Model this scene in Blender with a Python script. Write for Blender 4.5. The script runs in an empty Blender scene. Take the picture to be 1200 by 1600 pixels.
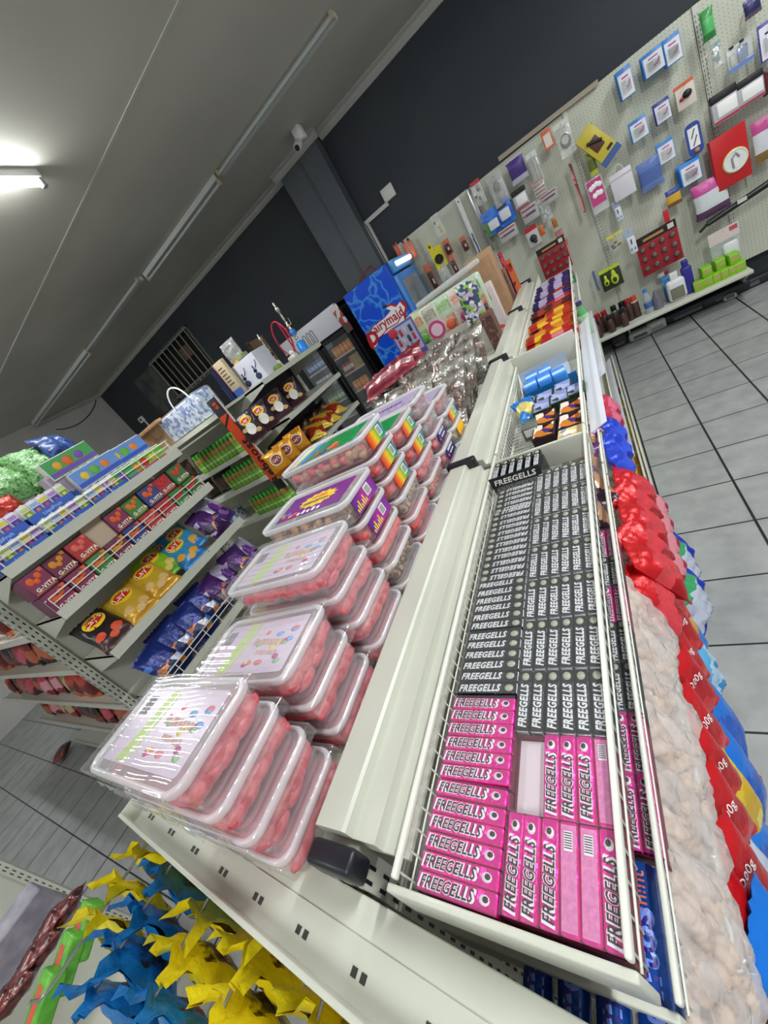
import bpy, bmesh, math, random
from mathutils import Vector, Matrix, noise
rnd = random.Random(7)
PI = math.pi
C = bpy.context.scene.collection
H = 1.68                                   # eye height above the floor

# ------------------------------------------------------------------ camera
F = 614.0
def _n(v): return v.normalized()
CR = Vector((0.77925496, 0.32585967, -0.53532904))      # image right in the room
CD = Vector((-0.25596046, -0.61421906, -0.74647115))    # image down
CF = Vector((-0.57205415, 0.71871442, -0.39522606))     # view direction
cam = bpy.data.cameras.new('camera'); cam_o = bpy.data.objects.new('camera', cam); C.objects.link(cam_o)
cam.sensor_fit = 'AUTO'; cam.sensor_width = 36.0; cam.lens = F / 1600.0 * 36.0
cam.clip_start = 0.01; cam.clip_end = 60
m = Matrix((CR, -CD, -CF)).transposed().to_4x4(); m.translation = Vector((0, 0, H))
cam_o.matrix_world = m
bpy.context.scene.camera = cam_o
def ray(px, py):
    return (CR * (px - 600) + CD * (py - 800) + CF * F).normalized()
def PX(px, py, x): r = ray(px, py); r = r * (x / r.x); r.z += H; return r
def PY(px, py, y): r = ray(px, py); r = r * (y / r.y); r.z += H; return r
def PZ(px, py, z): r = ray(px, py); r = r * ((z - H) / r.z); r.z += H; return r

# ------------------------------------------------------------------ light
sc = bpy.context.scene
sc.view_settings.view_transform = 'Standard'; sc.view_settings.look = 'None'
sc.view_settings.gamma = 1.0; sc.view_settings.exposure = 0.52
sc.view_settings.use_curve_mapping = False
w = bpy.data.worlds.new('world'); sc.world = w; w.use_nodes = True
w.node_tree.nodes['Background'].inputs[0].default_value = (0.95, 0.97, 1.0, 1)
w.node_tree.nodes['Background'].inputs[1].default_value = 0.27
CEIL = H + 1.68
def area(name, loc, sx, sy, power, col=(0.96, 0.985, 1.0)):
    l = bpy.data.lights.new(name, 'AREA'); l.shape = 'RECTANGLE'; l.size = sx; l.size_y = sy
    l.energy = power; l.color = col
    o = bpy.data.objects.new(name, l); o.location = loc; C.objects.link(o); return o
TUBES = [(-2.41, 1.62, 1.2, 17), (1.3, 1.3, 1.2, 44), (-4.9, 1.0, 1.2, 20), (0.6, -1.6, 1.2, 27), (-2.4, -1.6, 1.2, 10), (1.9, 3.4, 1.2, 24)]
for tx, ty, tl, tp in TUBES:
    area('tube_light', (tx, ty, CEIL - 0.115), *((tl, 0.07) if tx < -4 else (0.07, tl)), tp)

# ------------------------------------------------------------------ materials
_mats = {}
def mat(key, col, rough=0.5, metal=0.0, bump=0.0, bscale=40.0, col2=None, cscale=8.0, cdist=(0.35, 0.65), alpha=None, emit=0, spec=0.5, voro=False):
    if key in _mats: return _mats[key]
    m = bpy.data.materials.new(key); m.use_nodes = True; nt = m.node_tree; N = nt.nodes; Lk = nt.links
    b = N['Principled BSDF']; out = N['Material Output']
    b.inputs['Base Color'].default_value = (*col, 1); b.inputs['Roughness'].default_value = rough
    b.inputs['Metallic'].default_value = metal; b.inputs['Specular IOR Level'].default_value = spec
    tc = N.new('ShaderNodeTexCoord')
    if col2 is not None:
        t = N.new('ShaderNodeTexVoronoi' if voro else 'ShaderNodeTexNoise'); t.inputs['Scale'].default_value = cscale
        Lk.new(tc.outputs['Object'], t.inputs['Vector'])
        r = N.new('ShaderNodeValToRGB'); cols = col2 if isinstance(col2[0], (tuple, list)) else (col2,)
        e = r.color_ramp.elements; allc = [col] + list(cols)
        src = t.outputs['Color'] if voro else t.outputs['Fac']
        if voro:
            sp = N.new('ShaderNodeSeparateColor'); Lk.new(src, sp.inputs[0]); src = sp.outputs[0]
            r.color_ramp.interpolation = 'CONSTANT'
            pos = [i / len(allc) for i in range(len(allc))]
        else: pos = [cdist[0] + (cdist[1] - cdist[0]) * i / (len(allc) - 1) for i in range(len(allc))]
        while len(e) < len(allc): e.new(0.99)
        for i, c in enumerate(allc): e[i].position = pos[i]; e[i].color = (*c, 1)
        Lk.new(src, r.inputs['Fac']); Lk.new(r.outputs['Color'], b.inputs['Base Color'])
    if bump:
        t = N.new('ShaderNodeTexNoise'); t.inputs['Scale'].default_value = bscale; t.inputs['Detail'].default_value = 3
        Lk.new(tc.outputs['Object'], t.inputs['Vector'])
        bp = N.new('ShaderNodeBump'); bp.inputs['Strength'].default_value = bump; bp.inputs['Distance'].default_value = 0.01
        Lk.new(t.outputs['Fac'], bp.inputs['Height']); Lk.new(bp.outputs['Normal'], b.inputs['Normal'])
    if alpha is not None:
        tr = N.new('ShaderNodeBsdfTransparent'); mx = N.new('ShaderNodeMixShader')
        lw = N.new('ShaderNodeLayerWeight'); lw.inputs['Blend'].default_value = 0.5      # same from both sides of a thin film
        if bump: Lk.new(bp.outputs['Normal'], lw.inputs['Normal'])
        pw = N.new('ShaderNodeMath'); pw.operation = 'POWER'; pw.inputs[1].default_value = 5; Lk.new(lw.outputs['Facing'], pw.inputs[0])
        fr = N.new('ShaderNodeMath'); fr.operation = 'MULTIPLY_ADD'; fr.inputs[1].default_value = 0.85; fr.inputs[2].default_value = 0.075; Lk.new(pw.outputs[0], fr.inputs[0])
        mx.inputs[0].default_value = alpha; b.inputs['Specular IOR Level'].default_value = 0
        gl = N.new('ShaderNodeBsdfAnisotropic'); gl.inputs['Roughness'].default_value = rough; gl.inputs['Color'].default_value = (1, 1, 1, 1)
        if bump: Lk.new(bp.outputs['Normal'], gl.inputs['Normal'])
        m2 = N.new('ShaderNodeMixShader')
        Lk.new(tr.outputs[0], mx.inputs[1]); Lk.new(b.outputs[0], mx.inputs[2])
        Lk.new(fr.outputs[0], m2.inputs[0]); Lk.new(mx.outputs[0], m2.inputs[1]); Lk.new(gl.outputs[0], m2.inputs[2]); Lk.new(m2.outputs[0], out.inputs['Surface'])
    if emit:
        b.inputs['Emission Color'].default_value = (*col, 1); b.inputs['Emission Strength'].default_value = emit
    _mats[key] = m; return m
def S(h):   # sRGB hex to linear
    h = h.lstrip('#'); v = [int(h[i:i+2], 16) / 255 for i in (0, 2, 4)]
    return tuple(x / 12.92 if x <= 0.04045 else ((x + 0.055) / 1.055) ** 2.4 for x in v)
def solid(h, rough=0.5, **k): return mat('paint_' + h + '_%g' % rough + ''.join(sorted(k)), S(h), rough, **k)
def foil(h, rough=0.28, metal=0.55, bump=0.5, bs=60): return mat('foil_' + h, S(h), rough, metal, bump, bs)
def film(h='ffffff', alpha=0.14, rough=0.08, bump=0.6, bs=35): return mat('film_%s_%g' % (h, alpha), S(h), rough, 0, bump, bs, alpha=alpha)
def printed(key, hs, scale=60, rough=0.35, metal=0.0, bump=0.0): return mat('print_' + key, S(hs[0]), rough, metal, bump, 50, col2=[S(x) for x in hs[1:]], cscale=scale, voro=True)
STEEL = mat('shelf_enamel', S('cfd1c3'), 0.32, col2=S('c7c9bb'), cscale=3)
STEEL2 = mat('shelf_enamel_shade', S('cfcfc2'), 0.35)
WIRE = mat('wire_white', S('e4e6da'), 0.3)
BLACK = solid('15161a', 0.45); WHITE = solid('f1f1ee', 0.4); DARK = solid('2a2a2c', 0.6)
CHROME = mat('chrome', S('c8c8c8'), 0.18, 0.9)
CARD = mat('cardboard', S('b08a62'), 0.75, col2=S('9c7852'), cscale=20)

# ------------------------------------------------------------------ mesh builder
class MB:
    def __init__(s): s.v = []; s.f = []; s.m = []; s.sm = []
    def add(s, vs, fs, mi=0, M=None, smooth=False):
        o = len(s.v)
        s.v += [tuple(M @ Vector(v)) if M is not None else tuple(v) for v in vs]
        for k, f in enumerate(fs):
            s.f.append([i + o for i in f]); s.m.append(mi[k] if isinstance(mi, list) else mi); s.sm.append(smooth)
        return s
    def box(s, x0, y0, z0, x1, y1, z1, mi=0, M=None):
        vs = [(x, y, z) for z in (z0, z1) for y in (y0, y1) for x in (x0, x1)]
        return s.add(vs, [(0, 2, 3, 1), (4, 5, 7, 6), (0, 1, 5, 4), (2, 6, 7, 3), (0, 4, 6, 2), (1, 3, 7, 5)], mi, M)
    def rbox(s, x0, y0, z0, x1, y1, z1, r=0.003, mi=0, M=None, seg=2):
        bm = bmesh.new(); bmesh.ops.create_cube(bm, size=1)
        for v in bm.verts: v.co = Vector(((x0 + x1) / 2 + v.co.x * (x1 - x0), (y0 + y1) / 2 + v.co.y * (y1 - y0), (z0 + z1) / 2 + v.co.z * (z1 - z0)))
        bmesh.ops.bevel(bm, geom=bm.edges[:], offset=r, segments=seg, affect='EDGES', profile=0.5)
        bm.verts.index_update()
        s.add([v.co[:] for v in bm.verts], [[v.index for v in f.verts] for f in bm.faces], mi, M, True); bm.free(); return s
    def loft(s, rings, mi=0, M=None, smooth=True, cap=(True, True)):
        n = len(rings[0]); vs = [p for r in rings for p in r]; fs = []; mm = []
        for i in range(len(rings) - 1):
            for j in range(n):
                k = (j + 1) % n; fs.append((i * n + j, i * n + k, (i + 1) * n + k, (i + 1) * n + j))
                mm.append(mi[i] if isinstance(mi, list) else mi)
        s.add(vs, fs, mm, M, smooth)
        b = mi if isinstance(mi, int) else mi[0]; t = mi if isinstance(mi, int) else mi[-1]
        if cap[0]: s.add(rings[0], [list(range(n))[::-1]], b, M)
        if cap[1]: s.add(rings[-1], [list(range(n))], t, M)
        return s
    def lathe(s, prof, n=16, mi=0, M=None, cap=(True, True)):
        rings = [[(r * math.cos(2 * PI * j / n), r * math.sin(2 * PI * j / n), z) for j in range(n)] for r, z in prof]
        return s.loft(rings, mi, M, True, cap)
    def rod(s, p0, p1, r, n=6, mi=0, M=None):
        return s.path([p0, p1], r, n, mi, M)
    def path(s, pts, r, n=6, mi=0, M=None, closed=False):
        pts = [Vector(p) for p in pts]; rings = []; N = len(pts)
        up = None
        for i, p in enumerate(pts):
            a = pts[i - 1] if (i > 0 or closed) else p; b = pts[(i + 1) % N] if (i < N - 1 or closed) else p
            t = (b - a).normalized()
            if up is None: up = Vector((0, 0, 1)) if abs(t.z) < 0.9 else Vector((1, 0, 0))
            u = t.cross(up).normalized(); vv = u.cross(t).normalized(); up = vv
            rr = r[i] if isinstance(r, (list, tuple)) else r
            rings.append([tuple(p + u * rr * math.cos(2 * PI * j / n) + vv * rr * math.sin(2 * PI * j / n)) for j in range(n)])
        if closed: rings.append(rings[0])
        return s.loft(rings, mi, M, True, (not closed, not closed))
    def ell(s, c, r, mi=0, M=None, nu=8, nv=5, rot=0.0):
        vs = [(0, 0, -1)]; fs = []
        for i in range(1, nv):
            a = -PI / 2 + PI * i / nv
            vs += [(math.cos(a) * math.cos(2 * PI * j / nu), math.cos(a) * math.sin(2 * PI * j / nu), math.sin(a)) for j in range(nu)]
        vs.append((0, 0, 1)); top = len(vs) - 1
        for j in range(nu):
            k = (j + 1) % nu; fs.append((0, 1 + k, 1 + j)); fs.append((top, top - nu + j, top - nu + k))
            for i in range(nv - 2): a = 1 + i * nu; fs.append((a + j, a + k, a + nu + k, a + nu + j))
        cr, sr = math.cos(rot), math.sin(rot); o = []
        for x, y, z in vs:
            x *= r[0]; y *= r[1]; z *= r[2]; o.append((c[0] + x * cr - y * sr, c[1] + x * sr + y * cr, c[2] + z))
        return s.add(o, fs, mi, M, True)
    def prism(s, pts, z0, z1, mi=0, M=None, side=None):
        n = len(pts); a = [(x, y, z0) for x, y in pts]; b = [(x, y, z1) for x, y in pts]
        s.add(a + b, [(j, (j + 1) % n, n + (j + 1) % n, n + j) for j in range(n)], mi if side is None else side, M)
        s.add(a, [list(range(n))[::-1]], mi, M); s.add(b, [list(range(n))], mi, M); return s
    def text(s, txt, size, M, mi=0, off=0.0, depth=0.0004, shear=0.0, wide=1.0, fn=None):
        vs, fs = text_geo(txt, off, shear)
        vs = [(x * size * wide, y * size, depth * (0.5 + z) if not fn else 0) for x, y, z in vs]
        if fn: vs = [fn(x, y) for x, y, _ in vs]
        return s.add(vs, fs, mi, M)
    def marks(s, n, w, h, M, mi=0, seed=1):      # blurred unreadable line of print
        r = random.Random(seed); x = -w / 2; st = w / n
        for k in range(n): hh = h * r.uniform(.6, 1.0); s.box(x + st * .08, -hh / 2, 0, x + st * r.uniform(.6, .86), hh / 2, .0003, mi, M); x += st
        return s
    def mesh(s, name, mats):
        me = bpy.data.meshes.new(name); me.from_pydata(s.v, [], s.f)
        for x in mats: me.materials.append(x)
        me.polygons.foreach_set('material_index', s.m); me.polygons.foreach_set('use_smooth', s.sm); me.update()
        return me
_tc = {}
def text_geo(txt, off, shear):
    k = (txt, off, shear)
    if k in _tc: return _tc[k]
    cu = bpy.data.curves.new('lettering', 'FONT'); cu.body = txt; cu.size = 1; cu.align_x = 'CENTER'; cu.align_y = 'CENTER'
    cu.offset = off; cu.shear = shear; cu.extrude = 0.0; cu.resolution_u = 2; cu.space_character = 1.0 + off * 3
    o = bpy.data.objects.new('lettering', cu); C.objects.link(o); bpy.context.view_layer.update()
    me = bpy.data.meshes.new_from_object(o.evaluated_get(bpy.context.evaluated_depsgraph_get()))
    r = ([v.co[:] for v in me.vertices], [list(p.vertices) for p in me.polygons])
    C.objects.unlink(o); bpy.data.objects.remove(o); bpy.data.meshes.remove(me); bpy.data.curves.remove(cu)
    xs = [v[0] for v in r[0]]; cx = (min(xs) + max(xs)) / 2; ys = [v[1] for v in r[0]]; cy = (min(ys) + max(ys)) / 2
    r = ([(x - cx, y - cy, z) for x, y, z in r[0]], r[1]); _tc[k] = r; return r
def T(x=0, y=0, z=0, rx=0, ry=0, rz=0, s=1):
    return Matrix.Translation((x, y, z)) @ Matrix.Rotation(rz, 4, 'Z') @ Matrix.Rotation(ry, 4, 'Y') @ Matrix.Rotation(rx, 4, 'X') @ Matrix.Scale(s, 4)
def rrect(w, d, r, z, n=4, cx=0, cy=0):
    o = []
    for sx, sy, a0 in ((1, 1, 0), (-1, 1, PI / 2), (-1, -1, PI), (1, -1, 1.5 * PI)):
        for i in range(n + 1):
            a = a0 + PI / 2 * i / n
            o.append((cx + sx * (w / 2 - r) + r * math.cos(a), cy + sy * (d / 2 - r) + r * math.sin(a), z))
    return o

# ------------------------------------------------------------------ objects
def obj(name, me, parent=None, loc=(0, 0, 0), rot=(0, 0, 0), scale=None):
    o = bpy.data.objects.new(name, me); C.objects.link(o)
    if parent: o.parent = parent
    o.location = loc; o.rotation_euler = rot
    if scale: o.scale = scale
    return o
def tag(o, label, cat, group=None, kind=None):
    o['label'] = label; o['category'] = cat
    if group: o['group'] = group
    if kind: o['kind'] = kind
    return o
def thing(name, label, cat, loc, rot=(0, 0, 0), group=None):
    return tag(obj(name, None, None, loc, rot), label, cat, group)
def one(name, me, label, cat, loc=(0, 0, 0), rot=(0, 0, 0), group=None, kind=None, scale=None):
    return tag(obj(name, me, None, loc, rot, scale), label, cat, group, kind)
def struct(name, mb, mats, label=None):
    o = obj(name, mb.mesh(name, mats)); o['kind'] = 'structure'
    o['label'] = label or name.replace('_', ' '); return o
def dup(root, loc=None, rot=None, label=None, group=None):
    def cp(o, p):
        c = o.copy(); C.objects.link(c); c.parent = p
        for ch in list(o.children): cp(ch, c)
        return c
    r = cp(root, None)
    if loc is not None: r.location = loc
    if rot is not None: r.rotation_euler = rot
    if label: r['label'] = label
    if group: r['group'] = group
    return r
ORD = ['nearest', 'second', 'third', 'fourth', 'fifth', 'sixth', 'seventh', 'eighth', 'ninth', 'tenth', 'eleventh', 'twelfth', 'thirteenth', 'fourteenth', 'fifteenth', 'sixteenth', 'seventeenth', 'eighteenth', 'nineteenth', 'twentieth']
def nth(i, frm='from the near end'): return ORD[0] + ' ' + frm.replace('from the near end', 'to the camera').replace('from the left', 'to the left end') if i == 0 else ORD[i] + ' ' + frm

# ------------------------------------------------------------------ room shell
def floor_mat():
    m = bpy.data.materials.new('floor_tiles'); m.use_nodes = True; nt = m.node_tree; N = nt.nodes; Lk = nt.links; b = N['Principled BSDF']
    tc = N.new('ShaderNodeTexCoord'); sp = N.new('ShaderNodeSeparateXYZ'); Lk.new(tc.outputs['Object'], sp.inputs[0])
    def math_(op, a, bb=None, c=None):
        n = N.new('ShaderNodeMath'); n.operation = op
        for i, v in enumerate((a, bb, c)):
            if v is None: continue
            if isinstance(v, (int, float)): n.inputs[i].default_value = v
            else: Lk.new(v, n.inputs[i])
        return n.outputs[0]
    def line(ax, off, wd):
        a = math_('ADD', ax, off); a = math_('DIVIDE', a, 0.331); f = math_('FRACT', a); f = math_('SUBTRACT', f, 0.5); f = math_('ABSOLUTE', f)
        return math_('GREATER_THAN', f, 0.5 - wd / 0.331 / 2), math_('FLOOR', a)
    lx, ix = line(sp.outputs[0], 0.040 + 3.31, 0.011); ly, iy = line(sp.outputs[1], -0.867 + 3.31, 0.008)
    g = math_('MAXIMUM', lx, ly)
    cx = N.new('ShaderNodeCombineXYZ'); Lk.new(ix, cx.inputs[0]); Lk.new(iy, cx.inputs[1])
    wn = N.new('ShaderNodeTexWhiteNoise'); Lk.new(cx.outputs[0], wn.inputs['Vector'])
    no = N.new('ShaderNodeTexNoise'); no.inputs['Scale'].default_value = 9; no.inputs['Detail'].default_value = 6; Lk.new(tc.outputs['Object'], no.inputs['Vector'])
    r = N.new('ShaderNodeValToRGB'); e = r.color_ramp.elements; e[0].position = 0.3; e[0].color = (*S('8e9190'), 1); e[1].position = 0.72; e[1].color = (*S('a6a8a6'), 1)
    mixv = math_('MULTIPLY_ADD', wn.outputs['Value'], 0.12, no.outputs['Fac']); mixv = math_('SUBTRACT', mixv, 0.06); Lk.new(mixv, r.inputs['Fac'])
    mx = N.new('ShaderNodeMix'); mx.data_type = 'RGBA'; Lk.new(g, mx.inputs['Factor']); Lk.new(r.outputs['Color'], mx.inputs[6]); mx.inputs[7].default_value = (*S('1c2022'), 1)
    Lk.new(mx.outputs[2], b.inputs['Base Color']); b.inputs['Roughness'].default_value = 0.38
    return m
struct('floor', MB().box(-9, -3.0, -0.1, 4.2, 5.3, 0), [floor_mat()], 'grey square floor tiles with dark grout')
WB = 5.08
wallm = mat('dark_wall', S('32383c'), 0.7, col2=S('2c3138'), cscale=1.2, bump=0.05, bscale=120)
colm = mat('column_grey', S('565d61'), 0.55, col2=S('4f565b'), cscale=2)
ceilm = mat('ceiling_paint', S('cbc7bd'), 0.7, col2=(S('c2beb3'), S('b8b4aa')), cscale=0.9, cdist=(0.3, 0.75), bump=0.1, bscale=3)
white_wall = mat('white_wall_paint', S('c9c8c2'), 0.6, col2=S('bdbcb5'), cscale=2)
b = MB()
gx0, gx1, gz0, gz1 = -6.32, -5.06, H + 0.70, H + 1.36
b.box(-9, WB, 0, gx0, WB + .2, CEIL); b.box(gx1, WB, 0, 4.2, WB + .2, CEIL); b.box(gx0, WB, 0, gx1, WB + .2, gz0); b.box(gx0, WB, gz1, gx1, WB + .2, CEIL)
struct('wall_back', b, [wallm], 'dark slate painted back wall')
struct('wall_left', MB().box(-8.25, -3.0, 0, -8.1, WB, CEIL), [white_wall], 'white painted side wall')
struct('ceiling', MB().box(-9, -3.0, CEIL, 4.2, 5.3, CEIL + .1), [ceilm], 'off-white painted ceiling')
struct('trim_1', MB().box(-2.40, 4.93, 0, -1.86, WB - .002, CEIL - .002).box(-2.13, 4.922, 0, -2.10, 4.93, CEIL - .002, 1), [colm, solid('4a5054')], 'grey painted column on the back wall')
corn = solid('b4b3aa', 0.5)
def cornice(x0, x1, y):   # stepped profile running along X
    pr = [(0, 0), (-.075, 0), (-.075, -.015), (-.05, -.03), (-.03, -.055), (-.012, -.075), (0, -.075)]
    b = MB(); r = [[(x, y + py - .002, CEIL + pz - .001) for py, pz in pr] for x in (x0, x1)]
    return b.loft(r, 0, None, False)
struct('trim_2', cornice(-8.1, -2.42, WB), [corn], 'painted cornice along the back wall left of the column')
struct('trim_3', cornice(-2.46, -1.80, 4.93), [corn], 'painted cornice stepping round the column')
struct('trim_4', cornice(-1.84, 4.2, WB), [corn], 'painted cornice along the back wall right of the column')
struct('trim_5', MB().box(-8.1, 2.635, CEIL - .006, 4.2, 2.655, CEIL - .001), [solid('c9c8c0')], 'thin white joint strip across the ceiling')
# barred window
b = MB(); fm = solid('5f5f58', 0.6)
b.box(gx0, WB + .16, gz0, gx1, WB + .2, gz1, 1)
for x in (gx0, gx1 - .05): b.box(x, WB - .012, gz0 - .03, x + .05, WB + .02, gz1 + .03)
b.box(gx0, WB - .012, gz1 - .01, gx1, WB + .02, gz1 + .04); b.box(gx0, WB - .012, gz0 - .03, gx1, WB + .02, gz0 + .02)
wn = obj('window_1', b.mesh('window_1', [fm, solid('1b1918', 0.8)])); wn['kind'] = 'structure'; wn['label'] = 'dark window opening with a steel burglar grille'
b = MB()
for i in range(9): x = gx0 + .07 + i * (gx1 - gx0 - .14) / 8; b.rod((x, WB - .03, gz0 - .02), (x, WB - .03, gz1 + .03), .011)
for z in (gz0 + .02, gz1 - .0): b.rod((gx0, WB - .03, z), (gx1, WB - .03, z), .014)
obj('grille', b.mesh('grille', [solid('8b8a80', 0.4)]), wn)
b = MB()
for i in range(12): b.box(gx1 - .17, WB + .12, gz0 + .05 + i * .05, gx1 - .1, WB + .15, gz0 + .08 + i * .05)
b.box(gx1 - .62, WB + .12, gz1 - .3, gx1 - .4, WB + .15, gz1 - .12, 1)
obj('pane', b.mesh('pane', [solid('c9a596'), solid('7a5c4a')]), wn)
struct('trim_6', MB().box(-7.0, WB - .006, gz0 - .03, gx0 - .02, WB - .001, gz1 + .0), [mat('bare_plaster', S('585a52'), .8, col2=S('3e4146'), cscale=5)], 'bare plaster patch beside the barred window')
# switches, trunking, cable
b = MB(); p0 = PY(607, 303, WB - .02); b.rbox(p0.x - .07, WB - .03, p0.z - .05, p0.x + .07, WB - .001, p0.z + .07, .006)
t1 = one('switch_box', b.mesh('switch_box', [solid('dcdcd6')]), 'white blank switch box high on the dark wall above the trunking', 'switch box')
b = MB(); a = PY(604, 318, WB); c = PY(567, 350, WB); d = PY(606, 416, WB)
b.box(c.x, WB - .03, a.z - .03, a.x + .02, WB - .001, a.z + .01); b.box(c.x - .02, WB - .03, d.z - .2, c.x + .03, WB - .001, a.z + .01); b.box(c.x + .045, WB - .03, d.z - .2, c.x + .07, WB - .001, a.z - .03)
one('cable_trunking', b.mesh('cable_trunking', [solid('c8c8c0')]), 'white plastic cable trunking turning down the dark wall behind the blue freezer', 'trunking')
b = MB(); p0 = PY(222, 655, WB); b.rbox(p0.x - .08, WB - .03, p0.z - .05, p0.x + .08, WB - .001, p0.z + .05, .006).box(p0.x - .03, WB - .034, p0.z - .02, p0.x + .03, WB - .029, p0.z + .02, 1).box(p0.x + .03, WB - .02, p0.z - .6, p0.x + .06, WB - .001, p0.z - .05)
one('plug_socket', b.mesh('plug_socket', [WHITE, BLACK]), 'small white plug socket low on the dark wall near the corner', 'socket')
b = MB(); pts = []
for i in range(13):
    t = i / 12; q = PX(150 - 62 * t ** 1.6, 625 + 46 * math.sin(t * PI / 2), -8.09); pts.append(q)
one('hanging_cable', b.path(pts, .008, 5).mesh('hanging_cable', [BLACK]), 'thin black cable looping down the white side wall', 'cable')
b = MB(); q = PZ(470, 214, CEIL - .08)
b.rbox(q.x - .05, q.y - .05, CEIL - .12, q.x + .05, q.y + .05, CEIL - .076 + .05, .01).lathe([(.03, 0), (.034, .02), (.034, .09), (.02, .1)], 12, 1, T(q.x, q.y - .02, CEIL - .14, rx=2.2))
cc = thing('security_camera', 'small white security camera under the cornice beside the column', 'camera', (q.x, q.y, CEIL - .08))
b = MB().rbox(-.045, -.045, -.03, .045, .045, .079, .01); obj('bracket', b.mesh('bracket', [WHITE]), cc)
b = MB().lathe([(.034, 0), (.038, .02), (.038, .1), (.03, .11)], 14, 0, T(-.03, -.03, -.03, rx=2.0)).lathe([(.024, 0), (.024, .01)], 14, 1, T(-.03, -.125, -.075, rx=2.0))
obj('camera_body', b.mesh('camera_body', [solid('d8d8d2'), BLACK]), cc)

# ------------------------------------------------------------------ ceiling lights
def fixture(x0, y0, x1, y1, lit, label, double=False, name='fluorescent_light'):
    dx, dy = x1 - x0, y1 - y0; L = math.hypot(dx, dy)
    t = thing(name, label, 'ceiling light', ((x0 + x1) / 2, (y0 + y1) / 2, CEIL), (0, 0, math.atan2(dy, dx)), 'fluorescent tubes on the ceiling')
    b = MB().box(-L / 2, -.025, -.04, L / 2, .025, 0); obj('batten', b.mesh('batten', [solid('d4d6d2', .4)]), t)
    for yy in ((-.0,) if not double else (.055,)):
        z = -.068 if not double else -.03
        b = MB().rod((-L / 2 + .02, yy, z), (L / 2 - .02, yy, z), .013, 10)
        o = obj('tube', b.mesh('tube', [mat('tube_lit', (0.93, 0.98, 1.0), .4, emit=55) if lit else mat('tube_unlit', S('bcc4bf'), .3)]), t)
        for s in (-1, 1):
            b = MB().rbox(s * (L / 2 - .01) - .014, yy - .017, z - .018, s * (L / 2 - .01) + .014, yy + .017, max(z + .03, -.001), .004)
            obj('tube_holder', b.mesh('tube_holder', [solid('b5a98c') if not lit else solid('9a9a96')]), t)
    return t
nm = ['lit ceiling tube nearest the left edge of the photo', 'lit ceiling tube out of sight over the right aisle', 'lit ceiling tube out of sight over the far left aisle', 'lit ceiling tube out of sight behind the camera on the right', 'lit ceiling tube out of sight behind the camera on the left', 'lit ceiling tube out of sight by the far end of the right aisle']
for (tx, ty, tl, tp), l in zip(TUBES, nm): fixture(*((tx - tl / 2, ty, tx + tl / 2, ty) if tx < -4 else (tx, ty - tl / 2, tx, ty + tl / 2)), True, l)
fixture(-.93, 3.93, -2.38, 3.93, False, 'unlit double ceiling batten with yellowed ends, nearest the top of the photo', True)
fixture(-2.42, 3.90, -3.9, 3.90, False, 'unlit ceiling batten in the middle of the row', False)
fixture(-3.94, 3.86, -5.5, 3.83, False, 'unlit double ceiling batten third in the row', True)
fixture(-5.54, 3.81, -8.0, 3.75, False, 'unlit ceiling batten farthest along the row towards the white wall', False)

# ------------------------------------------------------------------ pegboard wall
def peg_mat():
    m = bpy.data.materials.new('pegboard_cream'); m.use_nodes = True; nt = m.node_tree; N = nt.nodes; Lk = nt.links; b = N['Principled BSDF']
    tc = N.new('ShaderNodeTexCoord'); mp = N.new('ShaderNodeMapping'); mp.inputs['Scale'].default_value = (40, 0, 40); Lk.new(tc.outputs['Object'], mp.inputs[0])
    fr = N.new('ShaderNodeVectorMath'); fr.operation = 'FRACTION'; Lk.new(mp.outputs[0], fr.inputs[0])
    sb = N.new('ShaderNodeVectorMath'); sb.operation = 'SUBTRACT'; sb.inputs[1].default_value = (.5, 0, .5); Lk.new(fr.outputs[0], sb.inputs[0])
    ln = N.new('ShaderNodeVectorMath'); ln.operation = 'LENGTH'; Lk.new(sb.outputs[0], ln.inputs[0])
    lt = N.new('ShaderNodeMath'); lt.operation = 'LESS_THAN'; lt.inputs[1].default_value = .10; Lk.new(ln.outputs['Value'], lt.inputs[0])
    mx = N.new('ShaderNodeMix'); mx.data_type = 'RGBA'; Lk.new(lt.outputs[0], mx.inputs['Factor']); mx.inputs[6].default_value = (*S('c6c9b8'), 1); mx.inputs[7].default_value = (*S('55584e'), 1)
    Lk.new(mx.outputs[2], b.inputs['Base Color']); b.inputs['Roughness'].default_value = .4; return m
PEG = peg_mat(); PB = 5.0
px_ = [-1.66, -.765, .135, 1.035, 1.935]
for i in range(4):
    x0, x1 = px_[i] + .001, px_[i + 1] - .001
    t = thing('pegboard_panel', 'cream perforated back panel, ' + ['leftmost, behind the blue freezer', 'second from the left, above the far end of the wide shelf', 'third from the left, with the red card of small tools', 'rightmost, with the red boxed wall clock'][i], 'pegboard', (x0, PB, .2), (0, 0, 0), 'pegboard panels on the back wall')
    top = 2.09 - .2 - (0.0 if i != 1 else .012)
    b = MB().box(.036, 0, .03, x1 - x0, .02, top); obj('panel', b.mesh('panel', [PEG]), t)
    b = MB().box(.0, -.012, 0, .036, .04, top); k = 0
    while k < 60:
        zz = .05 + k * .03; b.box(.007, -.0135, zz, .011, -.0118, zz + .016, 1).box(.025, -.0135, zz, .029, -.0118, zz + .016, 1); k += 1
    obj('slotted_upright', b.mesh('slotted_upright', [STEEL, solid('4a4c46')]), t)
b = MB().box(-.9, 4.975, 2.06, -.06, 4.99, 2.1)
one('shelf_edge_strip', MB().box(-.42, 0, 0, .42, .012, .035).mesh('shelf_edge_strip', [solid('a59a86')]), 'loose beige edge strip bowing along the top of the pegboard', 'strip', (.0, 4.965, 2.085), (0, .02, 0))
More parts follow.
